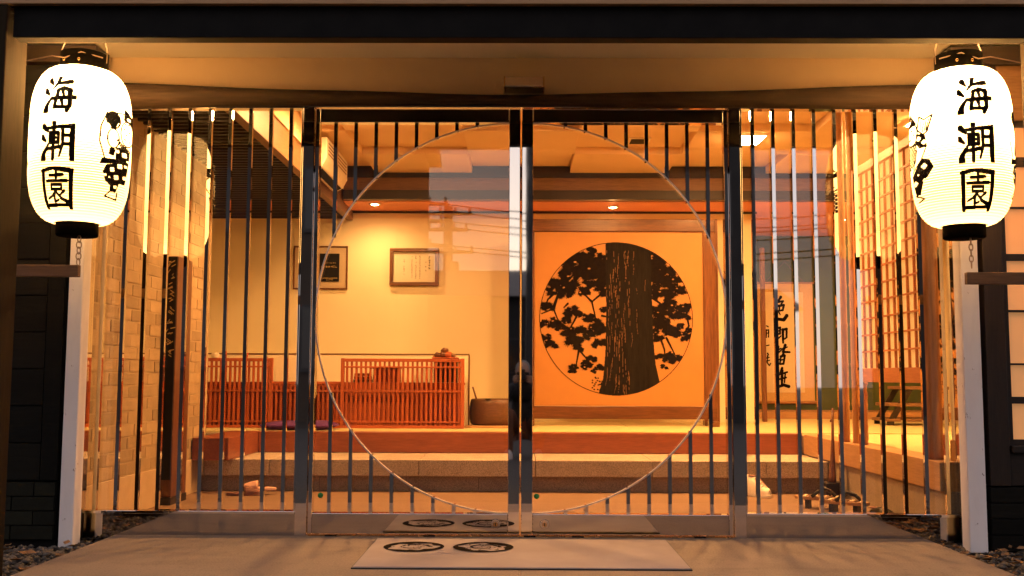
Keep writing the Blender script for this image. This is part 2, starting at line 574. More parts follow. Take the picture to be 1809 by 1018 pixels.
# brush characters, strokes in a 100 x 100 box, y down: (points, width at start, width at end)
def box_strokes(x0, y0, x1, y1, w):
    return [([(x0, y0), (x0, y1)], w, w), ([(x0, y0), (x1, y0)], w, w), ([(x1, y0), (x1, y1)], w, w), ([(x0, y1), (x1, y1)], w, w)]
KANJI = {
    '海': [([(14, 10), (25, 22)], 12, 5), ([(4, 40), (17, 51)], 12, 5), ([(8, 96), (12, 80), (27, 58)], 14, 4),
          ([(46, 0), (42, 18), (28, 34)], 11, 4), ([(44, 19), (84, 14)], 6, 10),
          ([(46, 38), (42, 60), (36, 86)], 8, 8), ([(42, 40), (62, 32), (84, 40)], 6, 10), ([(82, 38), (82, 80), (74, 95)], 11, 9),
          ([(36, 86), (78, 86)], 7, 7), ([(26, 62), (98, 58)], 7, 9), ([(60, 42), (63, 52)], 8, 6), ([(57, 66), (61, 78)], 8, 6)],
    '潮': [([(6, 12), (19, 24)], 12, 6), ([(2, 40), (14, 50)], 11, 5), ([(6, 97), (9, 82), (24, 58)], 15, 4),
          ([(20, 17), (58, 13)], 6, 7), ([(40, 0), (40, 20), (39, 98)], 10, 6)] +
         box_strokes(28, 29, 54, 54, 7) + [([(28, 42), (54, 41)], 5, 5), ([(20, 71), (62, 65)], 6, 8),
          ([(66, 12), (67, 60), (58, 90)], 8, 4), ([(66, 13), (98, 11)], 7, 10), ([(94, 12), (94, 80), (96, 98)], 10, 12),
          ([(66, 36), (92, 35)], 6, 6), ([(66, 58), (92, 57)], 6, 6)],
    '園': [([(8, 8), (8, 97)], 10, 12), ([(4, 9), (40, 2), (98, 9)], 8, 12), ([(94, 9), (94, 97)], 11, 12), ([(8, 92), (94, 91)], 7, 7),
          ([(30, 20), (70, 19)], 7, 7), ([(50, 12), (50, 33)], 7, 7), ([(20, 34), (82, 33)], 6, 8)] +
         box_strokes(34, 43, 66, 54, 6) + [([(52, 54), (36, 70), (20, 77)], 7, 4), ([(42, 66), (42, 84), (56, 79)], 8, 4),
          ([(74, 58), (58, 70)], 7, 4), ([(50, 62), (64, 76), (84, 84)], 5, 9)],
}
def char_mask(strokes, X, Y, k=1.4):
    m = np.zeros(X.shape, bool)
    for pts, w0, w1 in strokes:
        m |= p_seg(X, Y, pts, w0 * k + 1.2, w1 * k + 1.2)
    return m

# ================================================================== THE SETTING
struct(B(-80, 80, -80, 60, -0.3, -0.05).build('ground', 'earth'))
struct(B(-60, 60, -11.0, -1.42, -0.2, -0.035).build('road', 'asphalt'))
pav = struct(B(-2.11, 2.10, -1.40, 0.0, -0.2, -0.004).build('pavement', 'plinth'))
for xs in ((-2.11, -0.003), (0.003, 2.10)):
    B(xs[0], xs[1], -1.40, 0.0, -0.03, 0.0).build('concrete_slab', 'concrete', pav, 0.004)

# genkan floor and the raised floor behind it
struct(B(-2.42, 2.25, 0.002, 2.15, -0.2, 0.0).build('floor', 'floor_in'))
plat = struct(B(-3.4, 4.7, 2.62, 6.4, 0.0, 0.374).build('raised_floor', 'plinth'))
mw, ml = 0.86, 1.72
yrow = 2.745
row = 0
while yrow < 5.4:
    x = -3.35 - (row % 2) * 0.86
    while x < 4.6:
        x0, x1 = max(x + 0.003, -3.35), min(x + ml - 0.003, 4.6)
        y1 = min(yrow + mw, 5.43)
        if x1 - x0 > 0.1:
            B(x0, x1, yrow + 0.002, y1 - 0.002, 0.370, 0.390).build('tatami_mat', 'tatami', plat, 0.003)
        x += ml
    yrow += mw
    row += 1
wing = struct(B(2.36, 4.7, 0.03, 2.60, 0.0, 0.374).build('side_raised_floor', 'plinth'))
for x0, x1, y0, y1 in ((2.365, 3.21, 0.05, 1.32), (2.365, 3.21, 1.325, 2.595), (3.215, 4.06, 0.05, 1.32), (3.215, 4.06, 1.325, 2.595), (4.065, 4.6, 0.05, 2.595)):
    B(x0, x1, y0, y1, 0.370, 0.390).build('tatami_mat', 'tatami', wing, 0.003)
B(2.225, 2.36, 0.03, 2.56, 0.0, 0.233).build('plinth', 'plinth', wing)
B(2.20, 2.36, 0.03, 2.58, 0.235, 0.3885).build('edge_beam', 'wood_pale_y', wing, 0.004)

# granite step
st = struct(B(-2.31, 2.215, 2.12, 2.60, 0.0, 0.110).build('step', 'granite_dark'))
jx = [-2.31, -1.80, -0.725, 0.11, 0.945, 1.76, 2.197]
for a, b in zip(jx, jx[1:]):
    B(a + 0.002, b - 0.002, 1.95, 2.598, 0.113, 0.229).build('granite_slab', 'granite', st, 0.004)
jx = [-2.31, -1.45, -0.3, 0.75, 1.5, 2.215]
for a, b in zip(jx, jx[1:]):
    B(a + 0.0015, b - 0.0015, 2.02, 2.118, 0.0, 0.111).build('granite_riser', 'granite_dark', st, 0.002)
eb = B(-2.05, 2.195, 2.60, 2.742, 0.231, 0.3885).build('threshold_beam', 'wood_red_x', None, 0.005)
tag(eb, 'long reddish wooden floor edge beam above the granite step', 'beam')
eb2 = B(-2.308, -2.052, 1.80, 2.742, 0.2315, 0.3885).build('threshold_beam', 'wood_red_y', None, 0.005)
tag(eb2, 'short reddish wooden platform jutting forward beside the brick wall', 'beam')

# interior walls
wl = struct(B(-3.45, 2.28, 4.5, 4.6, 0.0, 2.9).build('back_wall', 'plaster_in'))
B(-3.45, 2.32, 4.485, 4.4985, 2.428, 2.447).build('wall_trim', 'dark_wood_x', wl)
struct(B(-3.45, -3.35, 2.1, 4.5, 0.0, 2.9).build('left_wall', 'plaster_in'))
struct(B(-3.45, -2.425, 2.14, 2.2, 0.0, 2.9).build('return_wall', 'plaster_in'))
struct(B(4.6, 4.7, 0.0, 6.4, 0.0, 2.9).build('right_wall', 'plaster_in'))
struct(B(2.18, 2.28, 4.602, 6.3, 0.0, 2.9).build('alcove_side_wall', 'plaster_in'))
aw = struct(B(2.28, 4.7, 6.2, 6.3, 0.0, 2.9).build('alcove_wall', 'green_wall'))
struct(B(2.285, 4.6, 5.45, 6.2, 0.374, 0.46).build('alcove_floor', 'wood_pale_x'))
struct(B(2.36, 4.7, -0.06, 0.03, 0.0, 2.9).build('front_inner_wall', 'plaster_in'))

# ceilings
ce = struct(B(-3.45, 4.7, 0.1, 6.4, 2.86, 2.95).build('ceiling', 'ceiling_panel'))
xe = [-1.64, -1.35, -0.45, 0.45, 1.35, 2.25, 3.15, 4.05, 4.6]
ye = [3.85, 3.05, 2.25, 1.45, 0.75, 0.12]
LIGHT_CELLS = []
for i in range(len(xe) - 1):
    for j in range(len(ye) - 1):
        low = (i + j) % 2 == 1
        z = 2.70 if low else 2.762
        B(xe[i] + 0.002, xe[i + 1] - 0.002, ye[j + 1] + 0.002, ye[j] - 0.002, z, 2.858).build('ceiling_panel', 'ceiling_panel', ce, 0.003)
bh = struct(B(-1.64, 4.6, 3.852, 3.95, 2.455, 2.858).build('bulkhead', 'brown_wood_x'))
B(-1.64, 4.6, 3.82, 3.851, 2.45, 2.535).build('lower_board', 'dark_wood_x', bh, 0.003)
B(-1.64, 4.6, 3.835, 3.851, 2.655, 2.858).build('upper_board', 'dark_wood_x', bh, 0.003)
struct(B(-3.4, 4.6, 3.955, 6.2, 2.45, 2.50).build('lowered_ceiling', 'soffit_red'))

# brick side wall: each brick a piece
bw = tag(B(-2.425, -2.3205, 0.03, 2.14, 0.0, 2.86).build('brick_wall', 'mortar'), 'pale beige brick side wall just inside the left glass panel', 'wall')
B(-2.320, -2.309, 0.03, 2.135, 0.0, 0.236).build('skirting', 'skirting', bw, 0.003)
bm1 = B(-0.012, 0.012, -0.0965, 0.0965, 0, 0.0655)
full = bm1.mesh('brick', 'brick')
half = B(-0.012, 0.012, -0.046, 0.046, 0, 0.0655).mesh('half_brick', 'brick')
for r in range(28):
    z = 0.243 + r * 0.0755
    y = 0.04 + (0.1 if r % 2 else 0.0)
    if r % 2:
        o = put('brick', half, (-2.329, 0.04 + 0.048, z), bw)
    for k in range(10):
        yc = y + 0.0985 + k * 0.2
        put('brick', full, (-2.329 + rnd.uniform(-0.002, 0.002), yc, z), bw, rnd.uniform(-0.006, 0.006))

# ------------------------------------------------------------------ porch
pc = struct(B(-4.2, 4.2, -1.0, 0.1, 2.55, 2.62).build('porch_ceiling', 'ceiling_white'))
pw = tag(B(-2.35, 2.35, 0.0, 0.1, 2.30, 2.549).build('plaster_wall', 'plaster'), 'ochre plaster band above the log lintel and glass doors', 'wall')
eb = thing('eave_beam', 'long black beam across the top of the porch opening', 'beam', (0, -1.05, 2.29))
B(-2.215, 3.0, -1.08, -1.005, 2.290, 2.428).build('beam', 'black_matte', eb, 0.004)
B(-4.2, 4.2, -1.06, -1.0, 2.430, 2.548).build('fascia_board', 'black_paint', eb, 0.003)
B(-4.2, 4.2, -1.115, -1.0805, 2.4285, 2.85).build('upper_fascia', 'wood_pale_x', eb, 0.003)
rf = thing('porch_roof', 'dark sloping roof above the porch beam', 'roof', (0, -0.5, 2.63))
MB().prism([(-1.35, 2.86), (-1.35, 2.92), (1.5, 3.9), (1.5, 3.84)], 'x', -4.4, 4.4).build('roof_deck', 'roof_tile', rf)
for s, lab in ((-1, 'broad brown pillar framing the porch opening at the left edge'), (1, 'broad brown pillar framing the porch opening at the right edge')):
    x0, x1 = sorted((s * 2.228, s * 2.42))
    tag(B(x0, x1, -1.078 if s > 0 else -1.11, -0.92, -0.05, 2.428).build('pillar', 'pillar_wood', None, 0.006), lab, 'pillar', 'porch pillars')

# side walls of the porch
lw = thing('dark_wall', 'black boarded wall with brick base beside the left white post', 'wall', (-3.2, -0.15, 0))
B(-4.2, -2.345, -0.17, -0.05, 0.29, 2.548).build('backing', 'black_matte', lw)
px = [(-3.75, -3.30), (-3.295, -2.845), (-2.84, -2.435)]
for a, b in px:
    for r in range(12):
        z = 0.295 + r * 0.188
        if z + 0.18 < 2.45:
            B(a, b, -0.186 - rnd.uniform(0, 0.006), -0.171, z, z + 0.183).build('board', 'burnt_board', lw, 0.003)
B(-2.43, -2.345, -0.195, -0.171, 0.295, 2.44).build('corner_board', 'burnt_board', lw, 0.003)
B(-4.2, -2.22, -0.23, -0.05, 2.452, 2.546).build('lintel', 'dark_wood_x', lw, 0.004)
B(-4.2, -2.35, -0.17, -0.05, -0.05, 0.288).build('base', 'black_matte', lw)
db = B(-0.105, 0.105, -0.012, 0.012, 0, 0.066).mesh('brick', 'dark_brick')
for r in range(4):
    for k in range(6):
        x = -2.462 - (0.105 if r % 2 else 0.0) - k * 0.217
        put('brick', db, (x, -0.181, 0.002 + r * 0.0722), lw)
    if r % 2:
        B(-2.456, -2.352, -0.193, -0.171, 0.002 + r * 0.0722, 0.068 + r * 0.0722).build('brick', 'dark_brick', lw)

rw = thing('window_wall', 'dark timber wall with lit paper window beside the right white post', 'wall', (3.2, -0.15, 0))
B(2.36, 2.462, -0.20, -0.07, 0.29, 2.45).build('jamb', 'dark_wood_z', rw, 0.003)
B(2.22, 4.2, -0.23, -0.07, 2.452, 2.546).build('lintel', 'dark_wood_x', rw, 0.004)
B(2.47, 3.3, -0.18, -0.07, 0.29, 0.455).build('sill_board', 'dark_wood_x', rw, 0.003)
B(2.47, 3.3, -0.21, -0.07, 0.455, 0.49).build('sill', 'dark_wood_x', rw, 0.003)
for r in range(4):
    B(2.36, 3.9, -0.19 - 0.004 * (r % 2), -0.07, -0.03 + r * 0.079, 0.045 + r * 0.079).build('base_board', 'burnt_board', rw, 0.003)
B(2.47, 3.3, -0.19, -0.07, 2.16, 2.45).build('upper_panel', 'brown_wood_x', rw, 0.003)
win = B(2.47, 3.3, -0.15, -0.13, 0.49, 2.16).build('window', 'lit_window', rw)
for z, h in ((0.49, .03), (0.70, .035), (0.895, .010), (1.165, .012), (1.43, .035), (1.70, .010), (1.92, .05), (2.13, .03)):
    B(2.47, 3.3, -0.172, -0.152, z, z + h).build('muntin', 'dark_wood_x', win)
for x in (2.47, 2.875, 3.27):
    B(x, x + 0.022, -0.176, -0.1525, 0.52, 2.13).build('stile', 'dark_wood_z', win)
B(3.3, 4.2, -0.17, -0.07, 0.29, 2.45).build('end_panel', 'burnt_board', rw)

# white posts and black jambs
for s, lab in ((-1, 'weathered white post left of the glass front'), (1, 'weathered white post right of the glass front')):
    a, b = (-2.321, -2.247) if s < 0 else (2.244, 2.334)
    mb = MB()
    n = 24
    for k in range(n):     # slightly ragged edges of the old paint
        pass
    mb.box(a, b, -0.205, -0.11, -0.04, 2.45)
    tag(mb.build('white_post', 'white_post', None, 0.006), lab, 'post', 'white posts')
    c, d = (-2.345, -2.303) if s < 0 else (2.303, 2.355)
    tag(B(c, d, -0.10, 0.06, -0.05, 2.44).build('jamb_post', 'dark_wood_z', None, 0.003),
        'narrow dark jamb between the %s white post and the glass' % ('left' if s < 0 else 'right'), 'post', 'dark jambs')

# natural log lintel
lg = MB()
pts, rads = [], []
for k in range(49):
    t = k / 48
    x = -2.42 + 4.84 * t
    e_ = abs(1 - 2 * t)
    r = 0.034 + 0.036 * e_ ** 1.6 + 0.004 * sin(9 * t + 1) + 0.003 * sin(23 * t)
    pts.append((x, -0.055 + 0.008 * sin(5 * t), 2.302 + 0.020 * e_ ** 1.5 + 0.004 * sin(7 * t)))
    rads.append(r)
lg.tube(pts, rads, 14)
tag(lg.build('log_lintel', 'log_x'), 'rough brown log lintel running above the glass doors', 'log')

# sensor above the doors
sn = thing('door_sensor', 'small metal sensor box on the plaster above the door centre', 'sensor', (0.015, -0.06, 2.35))
B(-0.085, 0.115, -0.135, -0.002, 2.352, 2.405).build('housing', 'steel_satin', sn, 0.004)
for x in (-0.092, 0.1155):
    B(x, x + 0.0065, -0.133, -0.004, 2.350, 2.407).build('end_cap', 'brass', sn)

# ================================================================== GLASS FRONT
R_ARC, ZC = 1.027, 1.15
hd = tag(B(-1.17, 1.17, -0.045, 0.05, 2.264, 2.296).build('door_header', 'steel', None, 0.002), 'polished steel header over the sliding glass doors', 'door header')
for s, lab in ((-1, 'mirror steel post left of the sliding doors'), (1, 'mirror steel post right of the sliding doors')):
    x0, x1 = sorted((s * 1.107, s * 1.168))
    tag(B(x0, x1, -0.045, 0.05, -0.004, 2.262).build('door_post', 'steel', None, 0.0025), lab, 'post', 'steel door posts')

def bar_mesh(h):
    return B(-0.0095, 0.0095, -0.012, 0.012, 0, h).mesh('bar', 'steel')

for s, side in ((-1, 'left'), (1, 'right')):
    d = thing('sliding_glass_door', '%s sliding glass door with half of the round steel ring' % side, 'glass door', (s * 0.55, 0, 0.012), 'sliding glass doors')
    def sx(a, b):
        return tuple(sorted((s * a, s * b)))
    xi = sx(0.004, 0.064)
    B(*xi, -0.03, 0.03, 0.012, 2.258).build('stile', 'steel', d, 0.003)
    B(*sx(1.082, 1.1045), -0.03, 0.03, 0.012, 2.258).build('stile', 'steel', d, 0.003)
    B(*sx(0.0645, 1.0815), -0.028, 0.028, 0.012, 0.117).build('bottom_rail', 'steel_rail', d, 0.003)
    B(*sx(0.0645, 1.0815), -0.028, 0.028, 2.185, 2.258).build('top_rail', 'steel', d, 0.003)
    B(*sx(0.0645, 1.0815), 0.004, 0.012, 0.1175, 2.1845).build('glass_pane', 'glass', d)
    cx = s * 0.055
    for k in range(8):
        x = s * (0.996 - 0.1085 * k)
        dz = math.sqrt(max(0.0, R_ARC ** 2 - (x - cx) ** 2))
        top, bot = ZC + dz, ZC - dz
        if 2.184 - top > 0.006:
            put('bar', bar_mesh(2.184 - top), (x, -0.010, top), d)
        if bot - 0.118 > 0.006:
            put('bar', bar_mesh(bot - 0.118), (x, -0.010, 0.118), d)
    ring = MB()
    n = 160
    vs, fs = [], []
    for k in range(n + 1):
        a = pi / 2 + pi * k / n
        for rr, yy in ((R_ARC, -0.024), (R_ARC + 0.007, -0.024), (R_ARC + 0.007, 0.002), (R_ARC, 0.002)):
            x = cx + (rr * cos(a)) * (1 if s < 0 else -1)
            z = ZC + rr * sin(a)
            vs.append((x, yy, min(max(z, 0.119), 2.183)))
    for k in range(n):
        for q in range(4):
            fs.append((4 * k + q, 4 * k + (q + 1) % 4, 4 * k + 4 + (q + 1) % 4, 4 * k + 4 + q))
    ring.add(vs, fs).build('ring', 'steel_ring', d)
    kx = s * 0.127
    kn = MB().tube([(kx, -0.028, 0.066), (kx, -0.040, 0.066)], [0.026, 0.023], 24)
    k1 = kn.build('lock', 'steel_satin', d)
    MB().tube([(kx, -0.0405, 0.066), (kx, -0.046, 0.066)], [0.013, 0.012], 20).build('cylinder', 'brass', k1)
    B(kx - 0.002, kx + 0.002, -0.0475, -0.0465, 0.059, 0.073).build('keyhole', 'black_matte', k1)
    gx = -1.045 if s < 0 else 0.086
    MB().lathe([(0.001, 0), (0.014, 0.001), (0.014, 0.002), (0.001, 0.003)], 0, 0, 16).xform(
        Matrix.Translation((gx, 0.0035, 0.205)) @ Matrix.Rotation(pi / 2, 4, 'X')).build('sticker', 'sticker_green', d)

for s, side in ((-1, 'left'), (1, 'right')):
    d = thing('glazed_side_panel', 'fixed barred glass panel %s of the sliding doors' % side, 'glass panel', (s * 1.73, 0, -0.03), 'barred side panels')
    def sx(a, b):
        return tuple(sorted((s * a, s * b)))
    B(*sx(1.1705, 2.300), -0.03, 0.03, 2.262, 2.288).build('head_rail', 'steel', d, 0.002)
    B(*sx(1.1705, 2.300), -0.034, 0.03, 0.110, 0.126).build('bottom_rail', 'steel', d, 0.002)
    B(*sx(1.1705, 2.300), -0.022, 0.02, -0.03, 0.109).build('kick_plate', 'steel_rail', d)
    B(*sx(2.286, 2.300), -0.028, 0.03, 0.127, 2.261).build('stile', 'steel', d, 0.002)
    B(*sx(1.1705, 1.180), -0.028, 0.03, 0.127, 2.261).build('stile', 'steel', d, 0.002)
    B(*sx(1.1805, 2.2855), 0.004, 0.012, 0.1265, 2.2615).build('glass_pane', 'glass', d)
    bmesh_ = bar_mesh(2.1335)
    for k in range(10):
        put('bar', bmesh_, (s * (1.238 + 0.1093 * k), -0.010, 0.127), d)

tr = thing('door_track', 'copper coloured floor track under the sliding doors', 'track', (0, -0.02, 0.0))
B(-1.10, 1.10, -0.034, 0.034, 0.0005, 0.008).build('rail', 'brass', tr)
for x in (-0.98, -0.47, 0.05, 0.30, 0.93):
    B(x - 0.03, x + 0.03, -0.040, -0.0345, 0.0005, 0.0085).build('block', 'black_matte', tr)

# ================================================================== LAMPS INSIDE
def square_light(x, y, z, lab, strength_mat='lamp_panel'):
    t = thing('ceiling_light', lab, 'ceiling light', (x, y, z - 0.02), 'square ceiling lights')
    w = 0.098
    fr = MB()
    for a in ((x - w - .015, x + w + .015, y - w - .055, y - w - .04), (x - w - .015, x + w + .015, y + w + .04, y + w + .055),
              (x - w - .015, x - w, y - w - .0395, y + w + .0395), (x + w, x + w + .015, y - w - .0395, y + w + .0395)):
        fr.box(*a, z - 0.014, z - 0.001)
    fr.build('frame', 'ceiling_white', t)
    B(x - w, x + w, y - w - .039, y + w + .039, z - 0.020, z - 0.001).build('diffuser', strength_mat, t)
square_light(1.785, 2.47, 2.70, 'bright square ceiling light right of the sliding doors')
square_light(-1.12, 1.72, 2.70, 'square ceiling light above the entrance floor on the left, behind the lintel')
square_light(0.9, 1.70, 2.70, 'square ceiling light above the entrance floor on the right, behind the lintel')
square_light(2.95, 1.88, 2.70, 'unseen square ceiling light added to brighten the side tatami room')  # added lamp, out of view, brightens the side room and its paper screen

def downlight(x, y, z, lab, energy, tilt=(0, 0)):
    t = thing('downlight', lab, 'downlight', (x, y, z - 0.03), 'round downlights')
    MB().lathe([(0.056, z - 0.001), (0.058, z - 0.008), (0.048, z - 0.012), (0.042, z - 0.006), (0.042, z - 0.001)], x, y, 28, False).build('ring', 'steel_satin', t)
    MB().lathe([(0.001, z - 0.016), (0.020, z - 0.014), (0.034, z - 0.009), (0.041, z - 0.002)], x, y, 24, False).build('lamp', 'lamp_spot', t)
    ld = bpy.data.lights.new('downlight_lamp', 'SPOT')
    ld.energy = energy
    ld.color = WARM
    ld.spot_size = radians(168)
    ld.spot_blend = 1.0
    ld.shadow_soft_size = 0.035
    lo = bpy.data.objects.new('lamp_light', ld)
    COL.objects.link(lo)
    lo.parent = t
    lo.location = (0, 0, -0.01)
    lo.rotation_euler = (tilt[0], tilt[1], 0)
downlight(-1.383, 4.08, 2.45, 'small glowing downlight above the two framed certificates', 27, (0, radians(0)))
downlight(0.880, 4.22, 2.45, 'small glowing downlight above the pine tree screen', 32, (radians(-20), 0))
downlight(3.30, 4.95, 2.45, 'small unseen downlight added to light the alcove, hidden by the bamboo posts', 38)  # added lamp kept hidden behind the bamboo, lights the alcove and scroll

vt = thing('ceiling_vent', 'small slotted vent in the stepped ceiling behind the right door', 'vent', (0.965, 2.80, 2.74))
B(0.875, 1.055, 2.70, 2.90, 2.752, 2.761).build('plate', 'ceiling_white', vt, 0.002)
for k in range(4):
    B(0.895, 1.035, 2.725 + k * .042, 2.745 + k * .042, 2.746, 2.7515).build('slot', 'dark_wood_x', vt)

# left slatted ceiling with its beam and the air conditioner on it
lc = thing('slatted_ceiling', 'dark slatted lower ceiling hung at the left above the counter', 'ceiling', (-2.5, 2.3, 2.34))
B(-3.35, -1.725, 0.12, 4.5, 2.47, 2.49).build('backing', 'brown_wood_z', lc)
B(-1.722, -1.66, 0.12, 4.498, 2.355, 2.56).build('side_beam', 'brown_wood_y', lc, 0.004)
B(-1.722, -1.645, 0.12, 4.498, 2.562, 2.858).build('upper_panel', 'ceiling_panel', lc)
s1 = B(-0.303, 0.303, -0.012, 0.012, 0, 0.03).mesh('slat', 'dark_wood_x')
s2 = B(-0.81, 0.81, -0.012, 0.012, 0, 0.03).mesh('slat', 'dark_wood_x')
y = 0.2
while y < 4.48:
    if y < 2.2:
        put('slat', s1, (-2.028, y, 2.362), lc)
    else:
        put('slat', s2, (-2.535, y, 2.362), lc)
    y += 0.088
for x in (-3.1, -2.8, -2.5, -2.2, -1.95):
    y0 = 0.12 if x > -2.3 else 2.22
    B(x - 0.012, x + 0.012, y0, 4.49, 2.393, 2.42).build('cross_bar', 'dark_wood_y', lc)

ac = thing('air_conditioner', 'cream wall air conditioner on the slatted ceiling beam', 'air conditioner', (-1.58, 2.75, 2.39))
MB().prism([(-1.64, 2.66), (-1.64, 2.42), (-1.60, 2.395), (-1.53, 2.43), (-1.495, 2.50), (-1.495, 2.66)], 'y', 2.28, 3.20).build('body', 'plastic_cream', ac, 0.006)
MB().prism([(-1.588, 2.394), (-1.535, 2.4205), (-1.538, 2.4225), (-1.590, 2.398)], 'y', 2.33, 3.15).build('louvre', 'black_matte', ac)
for k in range(4):
    B(-1.4945, -1.492, 2.34, 3.14, 2.535 + k * .028, 2.545 + k * .028).build('grille_slot', 'brown_wood_y', ac)

# ================================================================== COUNTER
ct = thing('counter_screen', 'long red slatted wooden screen in front of the reception', 'screen', (-1.56, 3.155, 0.39))
Y0, Y1 = 3.140, 3.165
def slat_top(x):
    return 0.945 if (x < -2.095 or x > -1.486) else 0.755
slm = {}
x = -2.64
while x < -0.49:
    h = slat_top(x) - 0.412
    if h not in slm:
        slm[h] = B(-0.009, 0.009, -0.009, 0.009, 0, h).mesh('slat', 'counter_z')
    put('slat', slm[h], (x, 3.1525, 0.412), ct)
    x += 0.0394
for a, b, z0, z1 in ((-2.66, -0.474, 0.391, 0.413), (-2.66, -0.474, 0.436, 0.452), (-2.66, -0.474, 0.690, 0.708), (-2.66, -2.10, 0.945, 0.972),
                     (-1.486, -0.474, 0.945, 0.972), (-2.66, -2.10, 0.894, 0.908), (-1.486, -0.474, 0.894, 0.908), (-2.098, -1.488, 0.755, 0.778)):
    B(a, b, Y0 - 0.004, Y1 + 0.004, z0, z1).build('rail', 'counter_x', ct, 0.002)
for x in (-2.098, -1.495, -0.486):
    B(x - 0.014, x + 0.014, Y0 - 0.006, Y1 + 0.006, 0.391, 0.974).build('post', 'counter_z', ct, 0.002)
B(-2.66, -0.474, 3.20, 3.222, 0.391, 0.772).build('back_panel', 'counter_x', ct, 0.002)
B(-2.66, -0.474, 3.225, 3.37, 0.752, 0.772).build('shelf', 'counter_x', ct, 0.002)

pt = thing('low_partition', 'low cream partition with thin dark trim behind the red counter screen', 'partition', (-1.9, 3.44, 0.39))
B(-3.35, -0.452, 3.42, 3.46, 0.391, 1.008).build('panel', 'plaster_in', pt)
B(-3.35, -0.445, 3.415, 3.465, 1.009, 1.020).build('top_trim', 'brown_wood_x', pt)
B(-0.4515, -0.441, 3.415, 3.465, 0.391, 1.0085).build('end_trim', 'brown_wood_z', pt)

bx = thing('wooden_box', 'reddish wooden box standing behind the right half of the counter screen', 'box', (-1.14, 3.29, 0.772))
B(-1.25, -1.03, 3.235, 3.36, 0.773, 0.885).build('case', 'counter_x', bx, 0.003)
B(-1.258, -1.022, 3.228, 3.367, 0.886, 0.898).build('lid', 'counter_x', bx, 0.003)
bx = thing('ledger_stack', 'low stack of dark and red trays behind the counter slats', 'tray', (-1.36, 3.29, 0.772))
for k, (m, w) in enumerate((('brown_wood_x', .075), ('counter_x', .07), ('counter_x', .066))):
    B(-1.345 - w, -1.345 + w, 3.24, 3.35, 0.773 + k * .026, 0.797 + k * .026).build('tray', m, bx, 0.002)
bx = thing('display_stand', 'dark brown wooden stand under the carved ornament', 'stand', (-0.635, 3.22, 0.772))
for x in (-0.735, -0.555):
    B(x, x + 0.02, 3.24, 3.36, 0.773, 0.972).build('leg', 'brown_wood_z', bx, 0.002)
B(-0.714, -0.556, 3.35, 3.36, 0.773, 0.971).build('back_board', 'brown_wood_z', bx)
B(-0.75, -0.53, 3.18, 3.37, 0.975, 0.986).build('top', 'counter_x', bx, 0.002)
on = thing('carved_ornament', 'small dark carved ornament with red and gilt bits on the counter end', 'ornament', (-0.645, 3.25, 0.987))
for (dx, dz, r, m, nm) in ((-0.06, .018, .030, 'frame_lacquer_x', 'cushion'), (-0.015, .022, .034, 'brown_wood_z', 'body'), (0.0, .056, .030, 'brown_wood_z', 'head'), (0.03, .02, .034, 'counter_x', 'sleeve'),
                       (0.07, .014, .024, 'brown_wood_x', 'foot'), (-0.04, .034, .014, 'gilt', 'bead'), (0.05, .036, .013, 'gilt', 'bead'), (-0.085, .012, .016, 'gilt', 'bead')):
    MB().ellipsoid((-0.645 + dx, 3.25, 0.987 + dz), (r * 1.15, r, r * .85), 14, 9, lambda p: p * (1 + .12 * sin(p.x * 170) * cos(p.z * 150))).build(nm, m, on)
sm = tag(MB().lathe([(.004, .974), (.018, .974), (.022, .985), (.020, 1.0), (.026, 1.012), (.022, 1.018), (.003, 1.02)], -2.32, 3.155, 20).build('red_trinket', 'plastic_red'),
         'small bright red trinket on the left end of the counter screen', 'trinket')
sm = tag(MB().lathe([(.004, .974), (.03, .974), (.034, .985), (.034, 1.005), (.026, 1.016), (.003, 1.018)], -2.575, 3.155, 20).build('white_dish', 'plastic_cream'),
         'small white dish on the counter screen beside the brick wall', 'dish')

# purple cushion
cu = MB()
def cush(p):
    e = 0.42
    f = lambda v, r: math.copysign(abs(v / r) ** e * r, v) if r else v
    q = Vector((f(p.x, .31) , f(p.y, .2), p.z))
    d = max(abs(q.x) / .31, abs(q.y) / .2)
    q.z *= (1.0 - 0.55 * min(1, d) ** 6) * (0.9 + 0.08 * sin(14 * p.x) * cos(11 * p.y))
    return q
cu.ellipsoid((-1.80, 2.93, 0.425), (.31, .165, .040), 40, 16, cush)
co = tag(cu.build('floor_cushion', 'fabric_purple'), 'flat purple floor cushion lying at the tatami edge', 'cushion')

# round hibachi with tongs
hb = thing('hibachi', 'round dark wooden brazier with a stick at the wall end', 'brazier', (-0.235, 3.50, 0.39))
B(-0.475, 0.02, 3.26, 3.74, 0.391, 0.408).build('base_board', 'wood_pale_x', hb, 0.003)
MB().lathe([(0.02, .409), (.185, .409), (.204, .425), (.212, .47), (.213, .53), (.207, .59), (.198, .625), (.19, .632), (.178, .628), (.17, .60), (.17, .56), (0.02, .56)],
           -0.235, 3.50, 56, True, lambda a, z: .012 * sin(3 * a + 1)).build('bowl', 'pot_wood', hb)
MB().lathe([(.001, .592), (.06, .590), (.12, .583), (.166, .572)], -0.235, 3.50, 32, False).build('ash', 'pebble', hb)
MB().tube([(-0.37, 3.46, 0.59), (-0.415, 3.47, 0.735)], [.008, .007], 8).build('tongs', 'brown_wood_z', hb)
B(-0.30, -0.255, 3.29, 3.33, 0.6315, 0.638).build('rim_plate', 'black_paint', hb)

